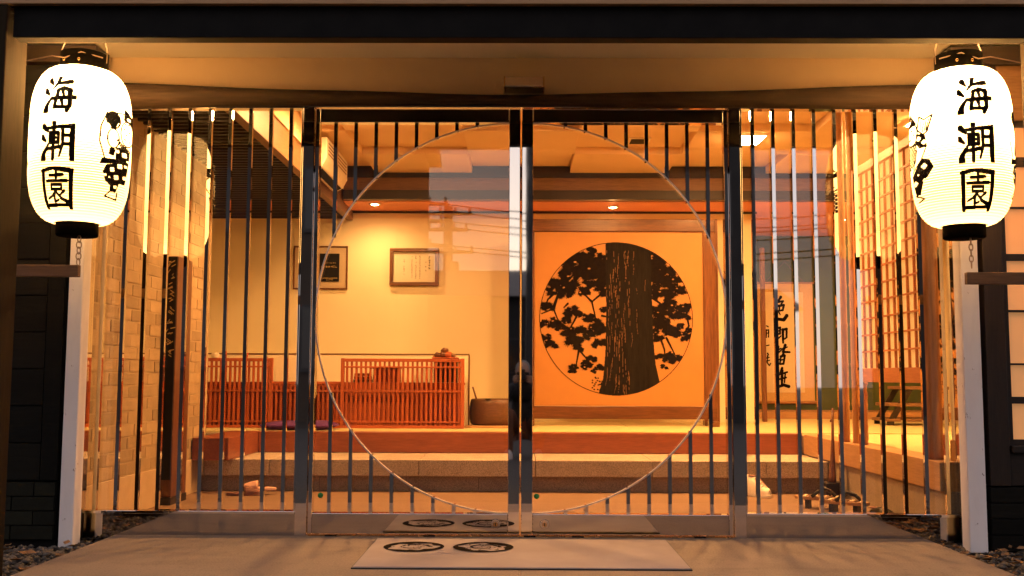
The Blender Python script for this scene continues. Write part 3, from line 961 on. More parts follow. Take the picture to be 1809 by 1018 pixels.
# ------------------------------------------------------------------ framed certificates
def frame_thing(lab, x0, x1, z0, z1, fw, fm, dep):
    t = thing('framed_certificate', lab, 'framed certificate', ((x0 + x1) / 2, 4.47, z0), 'framed certificates on the back wall')
    yb, yf = 4.498, 4.498 - dep
    B(x0, x1, yf, yb, z0, z0 + fw).build('frame_rail', fm + '_x', t, 0.004)
    B(x0, x1, yf, yb, z1 - fw, z1).build('frame_rail', fm + '_x', t, 0.004)
    B(x0, x0 + fw, yf, yb, z0 + fw + .0005, z1 - fw - .0005).build('frame_stile', fm + '_z', t, 0.004)
    B(x1 - fw, x1, yf, yb, z0 + fw + .0005, z1 - fw - .0005).build('frame_stile', fm + '_z', t, 0.004)
    return t, yb
def marks(parent, mat, cells, y, seed):
    """rows or columns of tiny brush marks: cells = [(x, z, size)]"""
    r = random.Random(seed)
    mb = MB()
    for x, z, s in cells:
        for k in range(4):
            if r.random() < .5:
                zz = z + r.uniform(-.42, .42) * s
                a, b = sorted((x - r.uniform(.1, .5) * s, x + r.uniform(.1, .5) * s))
                mb.add([(a, y, zz - .07 * s), (b, y, zz - .07 * s), (b, y, zz + .07 * s), (a, y, zz + .07 * s)], [(0, 1, 2, 3)])
            else:
                xx = x + r.uniform(-.4, .4) * s
                a, b = sorted((z - r.uniform(.1, .5) * s, z + r.uniform(.1, .5) * s))
                mb.add([(xx - .06 * s, y, a), (xx + .06 * s, y, a), (xx + .06 * s, y, b), (xx - .06 * s, y, b)], [(0, 1, 2, 3)])
    return mb.build('lettering', mat, parent)
f1, yb = frame_thing('wide frame holding a small dark plaque with gilt lettering', -2.235, -1.70, 1.668, 2.098, 0.016, 'frame_lacquer', 0.022)
B(-2.219, -1.716, 4.484, yb, 1.6845, 2.0815).build('mount', 'mat_board', f1)
pl = B(-1.975, -1.782, 4.478, 4.4835, 1.745, 2.022).build('plaque', 'black_paint', f1)
marks(pl, 'gilt', [(-1.93 + k * .018, 1.93, .012) for k in range(7)], 4.4772, 3)
marks(pl, 'gilt', [(-1.952 + k * .0235, 1.893, .021) for k in range(7)], 4.4772, 4)
marks(pl, 'gilt', [(-1.905 + k * .011, 1.763, .012) for k in range(6)], 4.4772, 5)
B(-1.965, -1.80, 4.4768, 4.4775, 1.778, 1.782).build('rule_line', 'gilt', pl)
f2, yb = frame_thing('carved brown frame holding a cream certificate with columns of script', -1.285, -0.805, 1.708, 2.075, 0.034, 'frame_lacquer', 0.045)
sh = B(-1.2505, -0.8395, 4.480, yb, 1.7425, 2.0405).build('certificate', 'paper_white', f2)
cells = [(-0.898, 1.985 - k * .026, .018) for k in range(5)] + [(-0.932, 1.94 - k * .042, .013) for k in range(3)]
for cx_, n, top in ((-0.99, 15, 2.0), (-1.03, 15, 2.0), (-1.068, 14, 1.995), (-1.145, 10, 1.96)):
    cells += [(cx_, top - k * .0155, .011) for k in range(n) if rnd.random() > .12]
marks(sh, 'ink', [(a, b, c * 1.35) for a, b, c in cells], 4.4793, 8)

# ------------------------------------------------------------------ pine tree screen
ps = thing('pine_screen', 'large framed standing screen painted with a dark pine trunk in a circle', 'standing screen', (0.89, 3.77, 0.39))
B(0.128, 1.652, 3.775, 3.795, 0.566, 2.141).build('panel', 'screen_gold', ps)
B(0.02, 1.765, 3.755, 3.81, 2.143, 2.258).build('top_rail', 'frame_lacquer_x', ps, 0.006)
B(0.02, 1.765, 3.755, 3.81, 0.450, 0.564).build('bottom_rail', 'frame_lacquer_x', ps, 0.006)
B(0.02, 0.126, 3.757, 3.808, 0.391, 2.141).build('stile', 'frame_lacquer_z', ps, 0.006)
B(1.654, 1.765, 3.757, 3.808, 0.391, 2.141).build('stile', 'frame_lacquer_z', ps, 0.006)
B(1.766, 1.79, 3.77, 3.80, 0.42, 2.262).build('edge_strip', 'frame_lacquer_z', ps, 0.003)
for x in (0.073, 1.71):
    B(x - 0.045, x + 0.045, 3.60, 3.95, 0.391, 0.436).build('foot', 'frame_lacquer_x', ps, 0.006)
def paint_pine():
    n = 440
    ed = np.linspace(-1.01, 1.01, n + 1)
    c = (ed[:-1] + ed[1:]) / 2
    X, Y = np.meshgrid(c, c)
    r = random.Random(11)
    fol = np.zeros(X.shape, bool)
    def Q(px, py): return ((px - 450) / 382.0, (463 - py) / 382.0)
    blobs = [(220, 190, 60), (300, 150, 50), (350, 210, 70), (270, 210, 60), (150, 300, 50), (230, 300, 60), (190, 330, 42), (110, 400, 34), (95, 490, 26), (150, 488, 36), (172, 510, 24),
             (230, 430, 38), (262, 440, 26), (310, 460, 32), (330, 300, 40), (362, 250, 44), (385, 330, 34), (240, 575, 50), (215, 530, 36), (280, 530, 36), (312, 548, 30), (350, 490, 34), (372, 520, 38),
             (365, 590, 34), (130, 592, 32), (100, 560, 26), (330, 665, 28), (305, 695, 30), (240, 705, 22), (232, 722, 18), (362, 710, 26), (340, 722, 18), (285, 680, 16), (385, 420, 20),
             (660, 180, 46), (700, 220, 48), (650, 260, 36), (690, 280, 46), (732, 330, 46), (770, 320, 32), (660, 345, 36), (700, 420, 52), (760, 430, 48), (800, 400, 30), (680, 455, 42), (650, 485, 36),
             (730, 520, 40), (748, 545, 28), (800, 550, 32), (815, 522, 18), (660, 560, 26), (680, 500, 36), (660, 650, 22), (690, 660, 30), (740, 665, 30), (768, 660, 16), (690, 700, 18), (650, 420, 30),
             (335, 130, 34), (380, 160, 36), (190, 250, 40), (255, 160, 44), (310, 235, 44), (390, 210, 30), (380, 290, 34), (290, 330, 34), (125, 330, 30), (205, 470, 26), (330, 520, 26), (262, 610, 26), (640, 210, 34), (725, 280, 34), (720, 380, 36), (650, 300, 30), (790, 450, 28), (700, 490, 34), (640, 520, 26), (770, 500, 22), (715, 640, 20), (280, 250, 40), (640, 150, 30), (760, 270, 26)]
    for px_, py_, rr in blobs:
        cx_, cy_ = Q(px_, py_)
        a0 = r.uniform(0, 6.28)
        for sub in range(8):        # each clump is several overlapping fans of needles
            bx_, by_ = cx_ + r.uniform(-.75, .75) * rr / 382, cy_ + r.uniform(-.5, .5) * rr / 382
            m = 38
            pts = []
            f0 = r.uniform(0, 6.28)
            for k in range(m):
                a = a0 + 2 * pi * k / m
                q = rr / 382.0 * .66 * (.80 + .16 * sin(2 * a + f0) + .10 * sin(5 * a + 2 * f0)) * (1.16 if k % 2 else .72) * r.uniform(.86, 1.14)
                pts.append((bx_ + q * cos(a), by_ + q * sin(a) * .74))
            fol |= p_poly(X, Y, pts)
        if r.random() < .5:
            a = r.uniform(0, 6.28)
            q = rr / 382.0
            fol &= ~p_ell(X, Y, cx_ + q * .55 * cos(a), cy_ + q * .5 * sin(a), q * .16, q * .10)
    for pl_ in ([(390, 250), (260, 220), (170, 320), (130, 420), (80, 440)], [(160, 350), (140, 420), (160, 470)], [(390, 330), (330, 380), (350, 470)], [(330, 380), (290, 340)],
                [(260, 440), (240, 480), (210, 530)], [(240, 600), (265, 620), (300, 660), (330, 700)], [(265, 620), (250, 700)], [(130, 350), (110, 370), (95, 410)],
                [(630, 360), (690, 400), (760, 430)], [(670, 560), (690, 620), (690, 660)], [(700, 560), (740, 640)], [(800, 440), (812, 500), (780, 545)], [(740, 240), (755, 270), (760, 310)],
                [(630, 240), (690, 180)], [(380, 450), (430, 460)], [(210, 390), (190, 410)]):
        fol |= p_seg(X, Y, [Q(*p) for p in pl_], .030, .016)
    tr_ = p_poly(X, Y, [Q(*p) for p in ((398, 60), (628, 60), (628, 300), (634, 560), (645, 690), (665, 780), (640, 900), (340, 900), (362, 835), (385, 760), (396, 640), (402, 400))])
    tr0 = tr_.copy()
    for k in range(80):             # pale cracks of the bark
        x0_ = r.uniform(402, 640) if k % 6 == 0 else r.uniform(402, 520)
        y0_ = r.uniform(85, 800)
        L = r.uniform(25, 110)
        fl = max(0, (y0_ - 600) / 200.0)
        pts = [(x0_, y0_), (x0_ + r.uniform(-4, 4), y0_ + L * .5), (x0_ + r.uniform(-5, 5) + fl * (x0_ - 500) * .12, y0_ + L)]
        tr_ &= ~p_seg(X, Y, [Q(*p) for p in pts], r.uniform(.003, .0062), .002)
    d = np.hypot(X, Y)
    m = fol & ~tr0 & (d < 1)
    tk = tr_ & (d < 1)
    for a, b, lim in ((0, 0, 0),):
        m |= (d < 1.0) & (d > 0.991)
    for k in range(26):
        px_, py_ = r.uniform(330, 380), r.uniform(755, 830)
        m |= p_ell(X, Y, *Q(px_, py_), .012, .009) & (d < 1)
    return m, tk, ed
m, tk, ed = paint_pine()
print_mesh('pine_trunk', 'trunk_ink', ps, tk, ed, ed, lambda u, v: (0.863 + 0.694 * u, 3.7722, 1.353 + 0.694 * v), 400)
print_mesh('pine_foliage', 'ink', ps, m, ed, ed, lambda u, v: (0.863 + 0.694 * u, 3.7725, 1.353 + 0.694 * v), 400)

# ------------------------------------------------------------------ hanging scroll and pole by the alcove
sc = thing('hanging_scroll', 'hanging scroll with black brush calligraphy on the green alcove wall', 'scroll', (3.03, 6.17, 0.5))
B(2.712, 3.342, 6.184, 6.192, 0.55, 1.90).build('silk_mount', 'scroll_silk', sc)
B(2.788, 3.229, 6.178, 6.1835, 0.655, 1.80).build('paper', 'scroll_paper', sc)
MB().tube([(2.68, 6.18, 0.545), (3.375, 6.18, 0.545)], .018, 12).build('roller', 'wood_pale_x', sc)
MB().tube([(2.70, 6.185, 1.905), (3.355, 6.185, 1.905)], .012, 12).build('top_rod', 'wood_pale_x', sc)
MB().tube([(2.80, 6.19, 1.91), (3.03, 6.192, 2.15), (3.25, 6.19, 1.91)], .004, 6).build('cord', 'brown_wood_x', sc)
def scroll_text():
    us = np.linspace(0, 270, 181); vs = np.linspace(140, 780, 427)
    X, Y = np.meshgrid((us[:-1] + us[1:]) / 2, (vs[:-1] + vs[1:]) / 2)
    S = [([(112, 20), (98, 40), (76, 62)], 10, 4), ([(92, 52), (128, 46), (106, 78)], 8, 5), ([(86, 80), (132, 72), (124, 106), (84, 112)], 9, 6), ([(104, 76), (100, 108)], 6, 5),
         ([(80, 78), (74, 130), (86, 164), (130, 170), (150, 142)], 9, 12), ([(98, 120), (106, 136)], 6, 4),
         ([(78, 222), (80, 300)], 9, 8), ([(78, 226), (104, 220), (102, 262), (80, 264)], 8, 6), ([(80, 244), (102, 242)], 5, 5), ([(78, 302), (108, 276)], 6, 5),
         ([(120, 236), (148, 228), (146, 286), (130, 296)], 9, 5), ([(122, 234), (122, 320)], 10, 7),
         ([(88, 346), (84, 388), (108, 370)], 9, 5), ([(78, 372), (106, 358)], 6, 5), ([(136, 336), (120, 380), (164, 382)], 10, 7), ([(112, 362), (150, 348)], 6, 4),
         ([(122, 394), (96, 430)], 8, 5), ([(104, 410), (132, 404), (122, 458), (98, 460), (104, 412)], 8, 6), ([(102, 434), (124, 430)], 6, 5),
         ([(112, 486), (94, 524)], 9, 5), ([(88, 530), (146, 512)], 7, 6), ([(76, 562), (138, 548)], 7, 6), ([(112, 502), (108, 600)], 10, 8), ([(70, 612), (120, 596), (154, 606)], 9, 11), ([(132, 524), (126, 580)], 6, 5),
         ([(14, 210), (24, 216)], 5, 4), ([(10, 236), (10, 286)], 5, 4), ([(10, 238), (26, 236), (24, 284)], 5, 4), ([(12, 258), (24, 256)], 4, 4),
         ([(8, 340), (26, 336)], 4, 4), ([(16, 390), (22, 400)], 6, 4), ([(8, 420), (26, 416)], 4, 4), ([(16, 404), (12, 450), (26, 470), (36, 456)], 5, 4), ([(10, 440), (28, 436)], 4, 4)]
    m = np.zeros(X.shape, bool)
    for pts, a, b in S:
        m |= p_seg(X, Y, [(x, y + 145) for x, y in pts], a * 2.0, b * 2.0)
    k = 0.441 / (72 * 3.635)
    ox, oz = 2.788, 1.80
    # paper left edge at crop x 254, top edge at crop y 131
    print_mesh('calligraphy', 'ink', sc, m, us, vs, lambda u, v: (ox + (u + 253 - 254) * k, 6.1765, oz - (v - 131) * k * 1.03), 100)
scroll_text()
pp = B(2.392, 2.436, 4.68, 4.73, 0.391, 2.12).build('wooden_pole', 'brown_wood_z', None, 0.006)
tag(pp, 'slim reddish wooden pole standing in front of the hanging scroll', 'pole')

sd_ = thing('low_stand', 'dark tiered wooden stand on the tatami under the paper screen', 'stand', (3.62, 4.2, 0.39))
for z, a, b in ((0.425, 3.36, 3.95), (0.565, 3.40, 3.95), (0.72, 3.52, 3.95)):
    B(a, b, 4.02, 4.40, z, z + 0.028).build('shelf', 'brown_wood_x', sd_, 0.003)
for y in (4.03, 4.37):
    MB().prism([(3.38, 0.391), (3.44, 0.391), (3.44, 0.424), (3.62, 0.719), (3.56, 0.719), (3.38, 0.424)], 'y', y, y + .02).build('side_frame', 'dark_wood_x', sd_)
    B(3.90, 3.94, y, y + .02, 0.391, 0.719).build('leg', 'dark_wood_z', sd_)

# ------------------------------------------------------------------ posts and paper screen of the side room
def bamboo(x, y, r, lab):
    prof = []
    z = 0.39
    while z < 2.69:
        prof += [(r * 1.0, z), (r * .97, z + .02), (r * .97, z + .24), (r * 1.09, z + .262)]
        z += 0.27
    prof.append((r, 2.698))
    tag(MB().lathe(prof, x, y, 20).build('bamboo_post', 'bamboo'), lab, 'post', 'posts of the side room')
bamboo(2.235, 1.66, 0.029, 'left of the two golden bamboo posts by the side room')
bamboo(2.268, 1.53, 0.027, 'right of the two golden bamboo posts by the side room')
def rough_log(x, y, r, z0, z1, lab, seed):
    prof = [(r * (1 + .05 * sin(k * .9 + seed) + .03 * sin(k * 2.3)), z0 + (z1 - z0) * k / 40) for k in range(41)]
    wob = lambda a, z: .05 * sin(3 * a + z * 4) + .05 * sin(7 * a - z * 9) + .04 * sin(11 * a + z * 31) + .03 * sin(5 * a + z * 60)
    tag(MB().lathe(prof, x, y, 28, True, wob).build('log_post', 'bark_z'), lab, 'post', 'posts of the side room')
rough_log(2.258, 0.225, 0.053, 0.39, 2.69, 'tall rough barked log post near the right white post', 1)
rough_log(2.262, 1.385, 0.030, 0.39, 0.797, 'short rough log under the hanging paper screen', 4)

sj = thing('paper_screen', 'hanging wooden lattice screen with white paper between the log posts', 'paper screen', (2.255, 0.8, 0.80))
sy0, sy1 = 0.285, 1.42
B(2.236, 2.268, sy0, sy1, 0.80, 0.888).build('bottom_rail', 'shoji_wood_y', sj, 0.003)
B(2.236, 2.268, sy0, sy1, 2.17, 2.225).build('top_rail', 'shoji_wood_y', sj, 0.003)
for y in (sy0, sy1 - 0.035):
    B(2.237, 2.267, y, y + 0.035, 0.889, 2.169).build('stile', 'shoji_wood_z', sj, 0.003)
pa = B(2.262, 2.264, sy0 + .036, sy1 - .036, 0.889, 2.169).build('paper', 'shoji_paper', sj)
nv, nh = 9, 11
yy = np.linspace(sy0 + .035, sy1 - .035, nv + 2)[1:-1]
mv = B(-0.008, 0.006, -0.006, 0.006, 0, 1.28).mesh('muntin', 'shoji_wood_z')
for y in yy:
    put('muntin', mv, (2.255, float(y), 0.889), sj)
mh = B(-0.010, 0.006, -(sy1 - sy0) / 2 + .036, (sy1 - sy0) / 2 - .036, -0.005, 0.005).mesh('muntin', 'shoji_wood_y')
for z in np.linspace(0.889, 2.169, nh + 2)[1:-1]:
    put('muntin', mh, (2.255, (sy0 + sy1) / 2, float(z)), sj)
jb = thing('cream_jamb', 'pale upright board on a wooden block beside the right white post', 'board', (2.33, 0.09, 0.39))
B(2.302, 2.35, 0.06, 0.11, 0.50, 2.69).build('board', 'plaster_in', jb, 0.003)
B(2.296, 2.355, 0.05, 0.12, 0.3895, 0.499).build('block', 'wood_pale_z', jb, 0.003)
MB().tube([(2.312, 0.052, 0.52), (2.312, 0.05, 0.9), (2.316, 0.05, 1.1)], .005, 6).build('cord', 'plastic_cream', jb)

# ------------------------------------------------------------------ wooden signboard on the brick wall
sg = thing('signboard', 'tall dark wooden signboard with a black lettered edge on the brick wall', 'signboard', (-2.27, 1.3, 0.05))
B(-2.306, -2.232, 1.172, 1.46, 0.05, 1.60).build('board', 'brown_wood_z', sg, 0.005)
B(-2.309, -2.236, 1.160, 1.1715, 0.16, 1.595).build('face', 'black_paint', sg, 0.002)
B(-2.309, -2.23, 1.163, 1.47, 0.0, 0.049).build('foot', 'dark_wood_x', sg)
rr = random.Random(5)
mb = MB()
for k in range(9):
    z = 1.54 - k * .072
    for q in range(5):
        x0 = -2.295 + rr.uniform(0, .03); z0 = z + rr.uniform(-.025, .025)
        a = rr.choice((0.5, 0.9, -0.6, 0.2)); L = rr.uniform(.012, .034)
        dx, dz = cos(a) * L, sin(a) * L
        mb.add([(x0, 1.1592, z0), (x0 + dx, 1.1592, z0 + dz), (x0 + dx, 1.1592, z0 + dz + .006), (x0, 1.1592, z0 + .006)], [(0, 1, 2, 3)])
mb.build('lettering', 'gilt', sg)

# ------------------------------------------------------------------ footwear on the entrance floor
def sole_outline(L, W, n=28):
    pts = []
    for k in range(n):
        a = 2 * pi * k / n
        x = L / 2 * cos(a)
        w = W / 2 * (0.88 + 0.16 * cos(a) - 0.10 * cos(2 * a))
        pts.append((x, w * math.copysign(abs(sin(a)) ** 0.8, sin(a))))
    return pts
def slipper(parent_loc, rz, ms, mu, lab, tilt=0.0):
    t = thing('slipper', lab, 'slipper', parent_loc, 'slippers by the step')
    M = Matrix.Translation(parent_loc) @ Matrix.Rotation(rz, 4, 'Z') @ Matrix.Rotation(tilt, 4, 'X')
    MB().prism(sole_outline(.25, .095), 'z', 0.001, 0.022).xform(M).build('sole', ms, t, 0.004)
    up = MB()
    vs, fs = [], []
    for i in range(9):
        x = 0.0 + 0.105 * i / 8
        w = 0.049 * math.sqrt(max(0.05, 1 - (i / 8.3) ** 4))
        h = 0.052 * (1 - 0.55 * (i / 8) ** 1.6)
        for k in range(11):
            a = pi * k / 10
            vs.append((x, w * cos(a), 0.018 + h * sin(a) ** .8))
    for i in range(8):
        for k in range(10):
            fs.append((i * 11 + k, i * 11 + k + 1, (i + 1) * 11 + k + 1, (i + 1) * 11 + k))
    up.add(vs, fs, True).xform(M)
    o = up.build('upper', mu, t)
    so = o.modifiers.new('thick', 'SOLIDIFY'); so.thickness = 0.006
    return t
slipper((-1.905, 1.72, 0.0), radians(12), 'slipper_brown', 'slipper_brown', 'flat brown slipper on the floor under the pink one')
slipper((-1.825, 1.76, 0.030), radians(188), 'slipper_pink', 'slipper_pink', 'pink slipper lying across a brown one by the granite step')

sk = thing('sneaker', 'pale canvas sneaker by the step behind the right steel post', 'sneaker', (1.66, 1.80, 0))
M = Matrix.Translation((1.66, 1.80, 0)) @ Matrix.Rotation(radians(-65), 4, 'Z')
MB().prism(sole_outline(.27, .10), 'z', 0.0, 0.024).xform(M).build('sole', 'canvas_white', sk, 0.005)
vs, fs = [], []
N = 12
for i in range(N + 1):
    t_ = i / N
    x = -0.125 + 0.25 * t_
    w = 0.043 * (0.86 + .2 * sin(pi * t_)) * math.sqrt(max(.08, 1 - abs(2 * t_ - 1) ** 6))
    h = (0.115 if t_ < .38 else 0.115 - 0.068 * min(1, (t_ - .38) / .42)) * (1 if t_ < .9 else .75)
    for k in range(13):
        a = pi * k / 12
        vs.append((x, w * cos(a) * (1 + .05 * sin(i * 2.1 + k)), 0.022 + h * sin(a) ** .55 * (1 + .05 * sin(i * 1.7 - k))))
for i in range(N):
    for k in range(12):
        fs.append((i * 13 + k, i * 13 + k + 1, (i + 1) * 13 + k + 1, (i + 1) * 13 + k))
fs += [tuple(range(13)), tuple(range(N * 13 + 12, N * 13 - 1, -1))]
MB().add(vs, fs, True).xform(M).build('upper', 'canvas_white', sk)
MB().ellipsoid((-0.06, 0, .137), (.045, .026, .006), 14, 6).xform(M).build('opening', 'slipper_brown', sk)
for k in range(4):
    x = -0.005 + k * .024
    z = .132 - k * .016
    MB().tube([(x, -.026, z - .014), (x + .006, 0, z + .004), (x, .026, z - .014)], .0035, 6).xform(M).build('lace', 'slipper_pink', sk)

def geta(loc, rz, ry, lab, sc_=1.22):
    t = thing('geta_sandal', lab, 'sandal', loc, 'wooden sandals by the right step')
    M = Matrix.Translation(loc) @ Matrix.Rotation(rz, 4, 'Z') @ Matrix.Rotation(ry, 4, 'Y') @ Matrix.Scale(sc_, 4)
    MB().prism(sole_outline(.25, .10), 'z', 0.045, 0.062).xform(M).build('sole', 'wood_pale_x', t, 0.004)
    for k in range(8):
        x = -0.10 + k * .0265
        B(x, x + .013, -.038, .038, .0625, .066).xform(M).build('weave_strip', 'scroll_paper' if k % 2 else 'brown_wood_x', t)
    for x in (-.065, .055):
        B(x, x + .022, -.042, .042, 0.0, .0445).xform(M).build('tooth', 'dark_wood_x', t, 0.002)
    MB().tube([(.085, 0, .066), (.06, 0, .09), (.02, .03, .105), (-.03, .045, .062)], .009, 8).xform(M).build('strap', 'rubber', t)
    MB().tube([(.06, 0, .09), (.02, -.03, .105), (-.03, -.045, .062)], .009, 8).xform(M).build('strap', 'rubber', t)
geta((1.90, 1.18, 0.0), radians(-24), radians(0), 'wooden sandal with striped sole and black strap, the farther one by the right step')
geta((1.99, 0.96, 0.0), radians(-34), radians(0), 'wooden sandal with striped sole and black strap, the nearer one by the right step')
bs = thing('black_shoe', 'black slip-on shoe on the floor below the rough log post', 'shoe', (2.135, 0.72, 0))
M = Matrix.Translation((2.13, 0.72, 0)) @ Matrix.Rotation(radians(-70), 4, 'Z')
MB().prism(sole_outline(.26, .095), 'z', 0.0, 0.018).xform(M).build('sole', 'rubber', bs, 0.003)
MB().ellipsoid((0.02, 0, .02), (.115, .044, .05), 20, 10, lambda p: Vector((p.x, p.y, max(p.z, 0) * (1 - .3 * max(0, p.x) / .115)))).xform(M).build('upper', 'black_paint', bs)
MB().ellipsoid((-.045, 0, .058), (.05, .026, .008), 14, 6).xform(M).build('opening', 'slipper_brown', bs)

sb = tag(B(2.06, 2.185, 1.55, 1.70, 0.0, 0.12).build('floor_block', 'dark_wood_x', None, 0.004), 'dark wooden block on the floor in the right corner of the step', 'block')
stk = MB()
stk.tube([(2.115, 1.60, 0.121), (2.118, 1.602, 0.16), (2.125, 1.612, 0.27), (2.135, 1.63, 0.42), (2.145, 1.65, 0.62)], [.028, .025, .017, .010, .008], 12)
so = thing('wooden_stick', 'brown wooden stick with a wide foot leaning in the right step corner', 'stick', (2.115, 1.60, 0.121))
stk.build('shaft', 'brown_wood_z', so)
MB().tube([(2.133, 1.626, .545), (2.118, 1.61, .53)], .007, 8).build('peg', 'brown_wood_z', so)

# ================================================================== PAPER LANTERNS
ZT, ZB, RL = 2.27, 1.535, 0.2235
ZM, HH = (ZT + ZB) / 2, (ZT - ZB) / 2
def lan_r(z):
    t = min(1.0, abs((z - ZM) / HH))
    return 0.100 + (RL - 0.100) * math.sqrt(max(0.0, 1 - t ** 3.6))
LP = []
nrib = 62
for k in range(nrib * 4 + 1):
    z = ZB + (ZT - ZB) * k / (nrib * 4)
    LP.append((lan_r(z) + 0.0020 * cos(2 * pi * k / 4), z))
lan_body = MB().lathe(LP, 0, 0, 72, False).mesh('paper_body', 'lantern_paper')

def zc(yc):           # height on the lantern from a sketch row
    return 2.178 - (110 + yc / 3.77 - 135) * 0.002597
def char_print(t, X0, Y0, ch, th0, zt, zb, wid):
    n = 76
    us = np.linspace(-2, 102, n + 1)
    vs = np.linspace(-2, 102, n + 1)
    X, Y = np.meshgrid((us[:-1] + us[1:]) / 2, (vs[:-1] + vs[1:]) / 2)
    m = char_mask(KANJI[ch], X, Y, 1.05 if ch == '園' else 1.4)
    def mp(u, v):
        z = zt + (zb - zt) * v / 100
        th = th0 + (u - 50) / 100 * wid / RL
        r = lan_r(z) + 0.0040
        return (X0 + r * sin(th), Y0 - r * cos(th), z)
    print_mesh('brush_character', 'ink', t, m, us, vs, mp, 6)

def art_a(X, Y):      # figure in a patterned robe with a fan
    m = p_seg(X, Y, [(555, 300), (515, 400), (508, 500), (545, 612)], 5) | p_seg(X, Y, [(600, 298), (650, 282), (690, 288)], 5)
    m |= p_ell(X, Y, 598, 345, 50, 60)
    m &= ~p_seg(X, Y, [(560, 375), (580, 395)], 9) & ~p_seg(X, Y, [(632, 360), (622, 385)], 9)
    e = p_ell(X, Y, 600, 470, 42, 68)
    m = (m & ~e) | (e & ~p_ell(X, Y, 600, 470, 37, 63))
    m |= p_poly(X, Y, [(678, 245), (745, 285), (740, 352), (668, 325)])
    m &= ~p_ell(X, Y, 705, 308, 14, 12)
    e = p_ell(X, Y, 695, 415, 47, 88)
    m = (m & ~e) | (e & ~p_ell(X, Y, 695, 415, 42, 83))
    for q in ((680, 350), (705, 345), (675, 385), (712, 395), (690, 420), (680, 455), (715, 460)):
        m |= p_ell(X, Y, *q, 6, 4)
    for k in range(9):
        a = k / 8
        m |= p_seg(X, Y, [(640 + 80 * a, 462 + 62 * math.sqrt(a)), (628 + 84 * a, 478 + 62 * math.sqrt(a))], 8)
    m |= p_poly(X, Y, [(580, 538), (616, 545), (605, 587), (573, 582)])
    rb = p_poly(X, Y, [(620, 530), (660, 518), (720, 540), (708, 640), (695, 765), (655, 765), (640, 830), (600, 826), (598, 790), (560, 762), (540, 705), (560, 655), (622, 640)])
    for q in ((680, 565, 20), (632, 552, 14), (652, 650, 20), (600, 682, 18), (632, 728, 19), (690, 720, 15), (556, 725, 12), (692, 640, 13), (632, 795, 14), (704, 600, 9), (585, 735, 9)):
        for k in range(4):
            rb &= ~p_ell(X, Y, q[0] + q[2] * .5 * cos(k * pi / 2 + .6), q[1] + q[2] * .5 * sin(k * pi / 2 + .6), q[2] * .58, q[2] * .58)
    m |= rb
    m |= p_poly(X, Y, [(528, 618), (622, 608), (619, 636), (518, 652)])
    m |= p_seg(X, Y, [(598, 830), (570, 864), (656, 878), (652, 830)], 6)
    return m
def art_b(X, Y):      # figure holding a fish, seen from the side
    m = p_poly(X, Y, [(85, 248), (133, 340), (62, 348)]) & ~p_ell(X, Y, 82, 305, 9, 12)
    m |= p_ell(X, Y, 98, 400, 42, 78) & ~p_ell(X, Y, 98, 400, 36, 72)
    for q in ((95, 370, 8, 5), (85, 430, 10, 4), (110, 405, 4, 8)):
        m |= p_ell(X, Y, *q)
    out = [(150, 296), (184, 326), (242, 304), (205, 410), (176, 425), (138, 384)]
    m |= p_seg(X, Y, out + [out[0]], 8)
    for q in (((165, 330), (165, 390)), ((182, 342), (176, 405)), ((200, 338), (188, 400)), ((218, 330), (198, 398))):
        m |= p_seg(X, Y, q, 4)
    k1 = p_poly(X, Y, [(130, 408), (188, 428), (202, 512), (150, 512), (124, 470)])
    for q in ((146, 446, 17), (182, 478, 18)):
        for k in range(4):
            k1 &= ~p_ell(X, Y, q[0] + q[2] * .5 * cos(k * pi / 2), q[1] + q[2] * .5 * sin(k * pi / 2), q[2] * .55, q[2] * .55)
    m |= k1
    sc_ = p_poly(X, Y, [(66, 482), (132, 470), (122, 600), (72, 655)])
    for i in range(5):
        for j in range(10):
            sc_ &= ~p_ell(X, Y, 72 + i * 15 + (j % 2) * 7, 490 + j * 17, 5, 6)
    m |= sc_
    m |= p_seg(X, Y, [(196, 515), (160, 592), (100, 662)], 5) | p_seg(X, Y, [(132, 520), (106, 640)], 5)
    hk = p_poly(X, Y, [(165, 584), (216, 605), (241, 656), (200, 712), (166, 742), (136, 822), (104, 826), (94, 690)])
    for q in ((178, 640, 22), (110, 745, 20), (176, 735, 15), (135, 690, 10)):
        for k in range(4):
            hk &= ~p_ell(X, Y, q[0] + q[2] * .52 * cos(k * pi / 2), q[1] + q[2] * .52 * sin(k * pi / 2), q[2] * .5, q[2] * .5)
    m |= hk
    m |= p_seg(X, Y, [(100, 826), (156, 856), (108, 872)], 6)
    return m
def art_print(t, X0, Y0, fn, th_a, th_b, axis, shift, y0, y1):
    us = np.linspace(th_a, th_b, 121)
    vs = np.linspace(y0, y1, 241)
    U, V = np.meshgrid((us[:-1] + us[1:]) / 2, (vs[:-1] + vs[1:]) / 2)
    m = fn(axis + 350 * np.sin(U), V)
    d = m.copy()
    d[:, 1:] |= m[:, :-1]; d[:, :-1] |= m[:, 1:]; d[1:] |= m[:-1]; d[:-1] |= m[1:]
    m = d
    def mp(u, v):
        z = zc(v)
        th = u + shift
        r = lan_r(z) + 0.0040
        return (X0 + r * sin(th), Y0 - r * cos(th), z)
    print_mesh('figure_print', 'ink', t, m, us, vs, mp, 8)

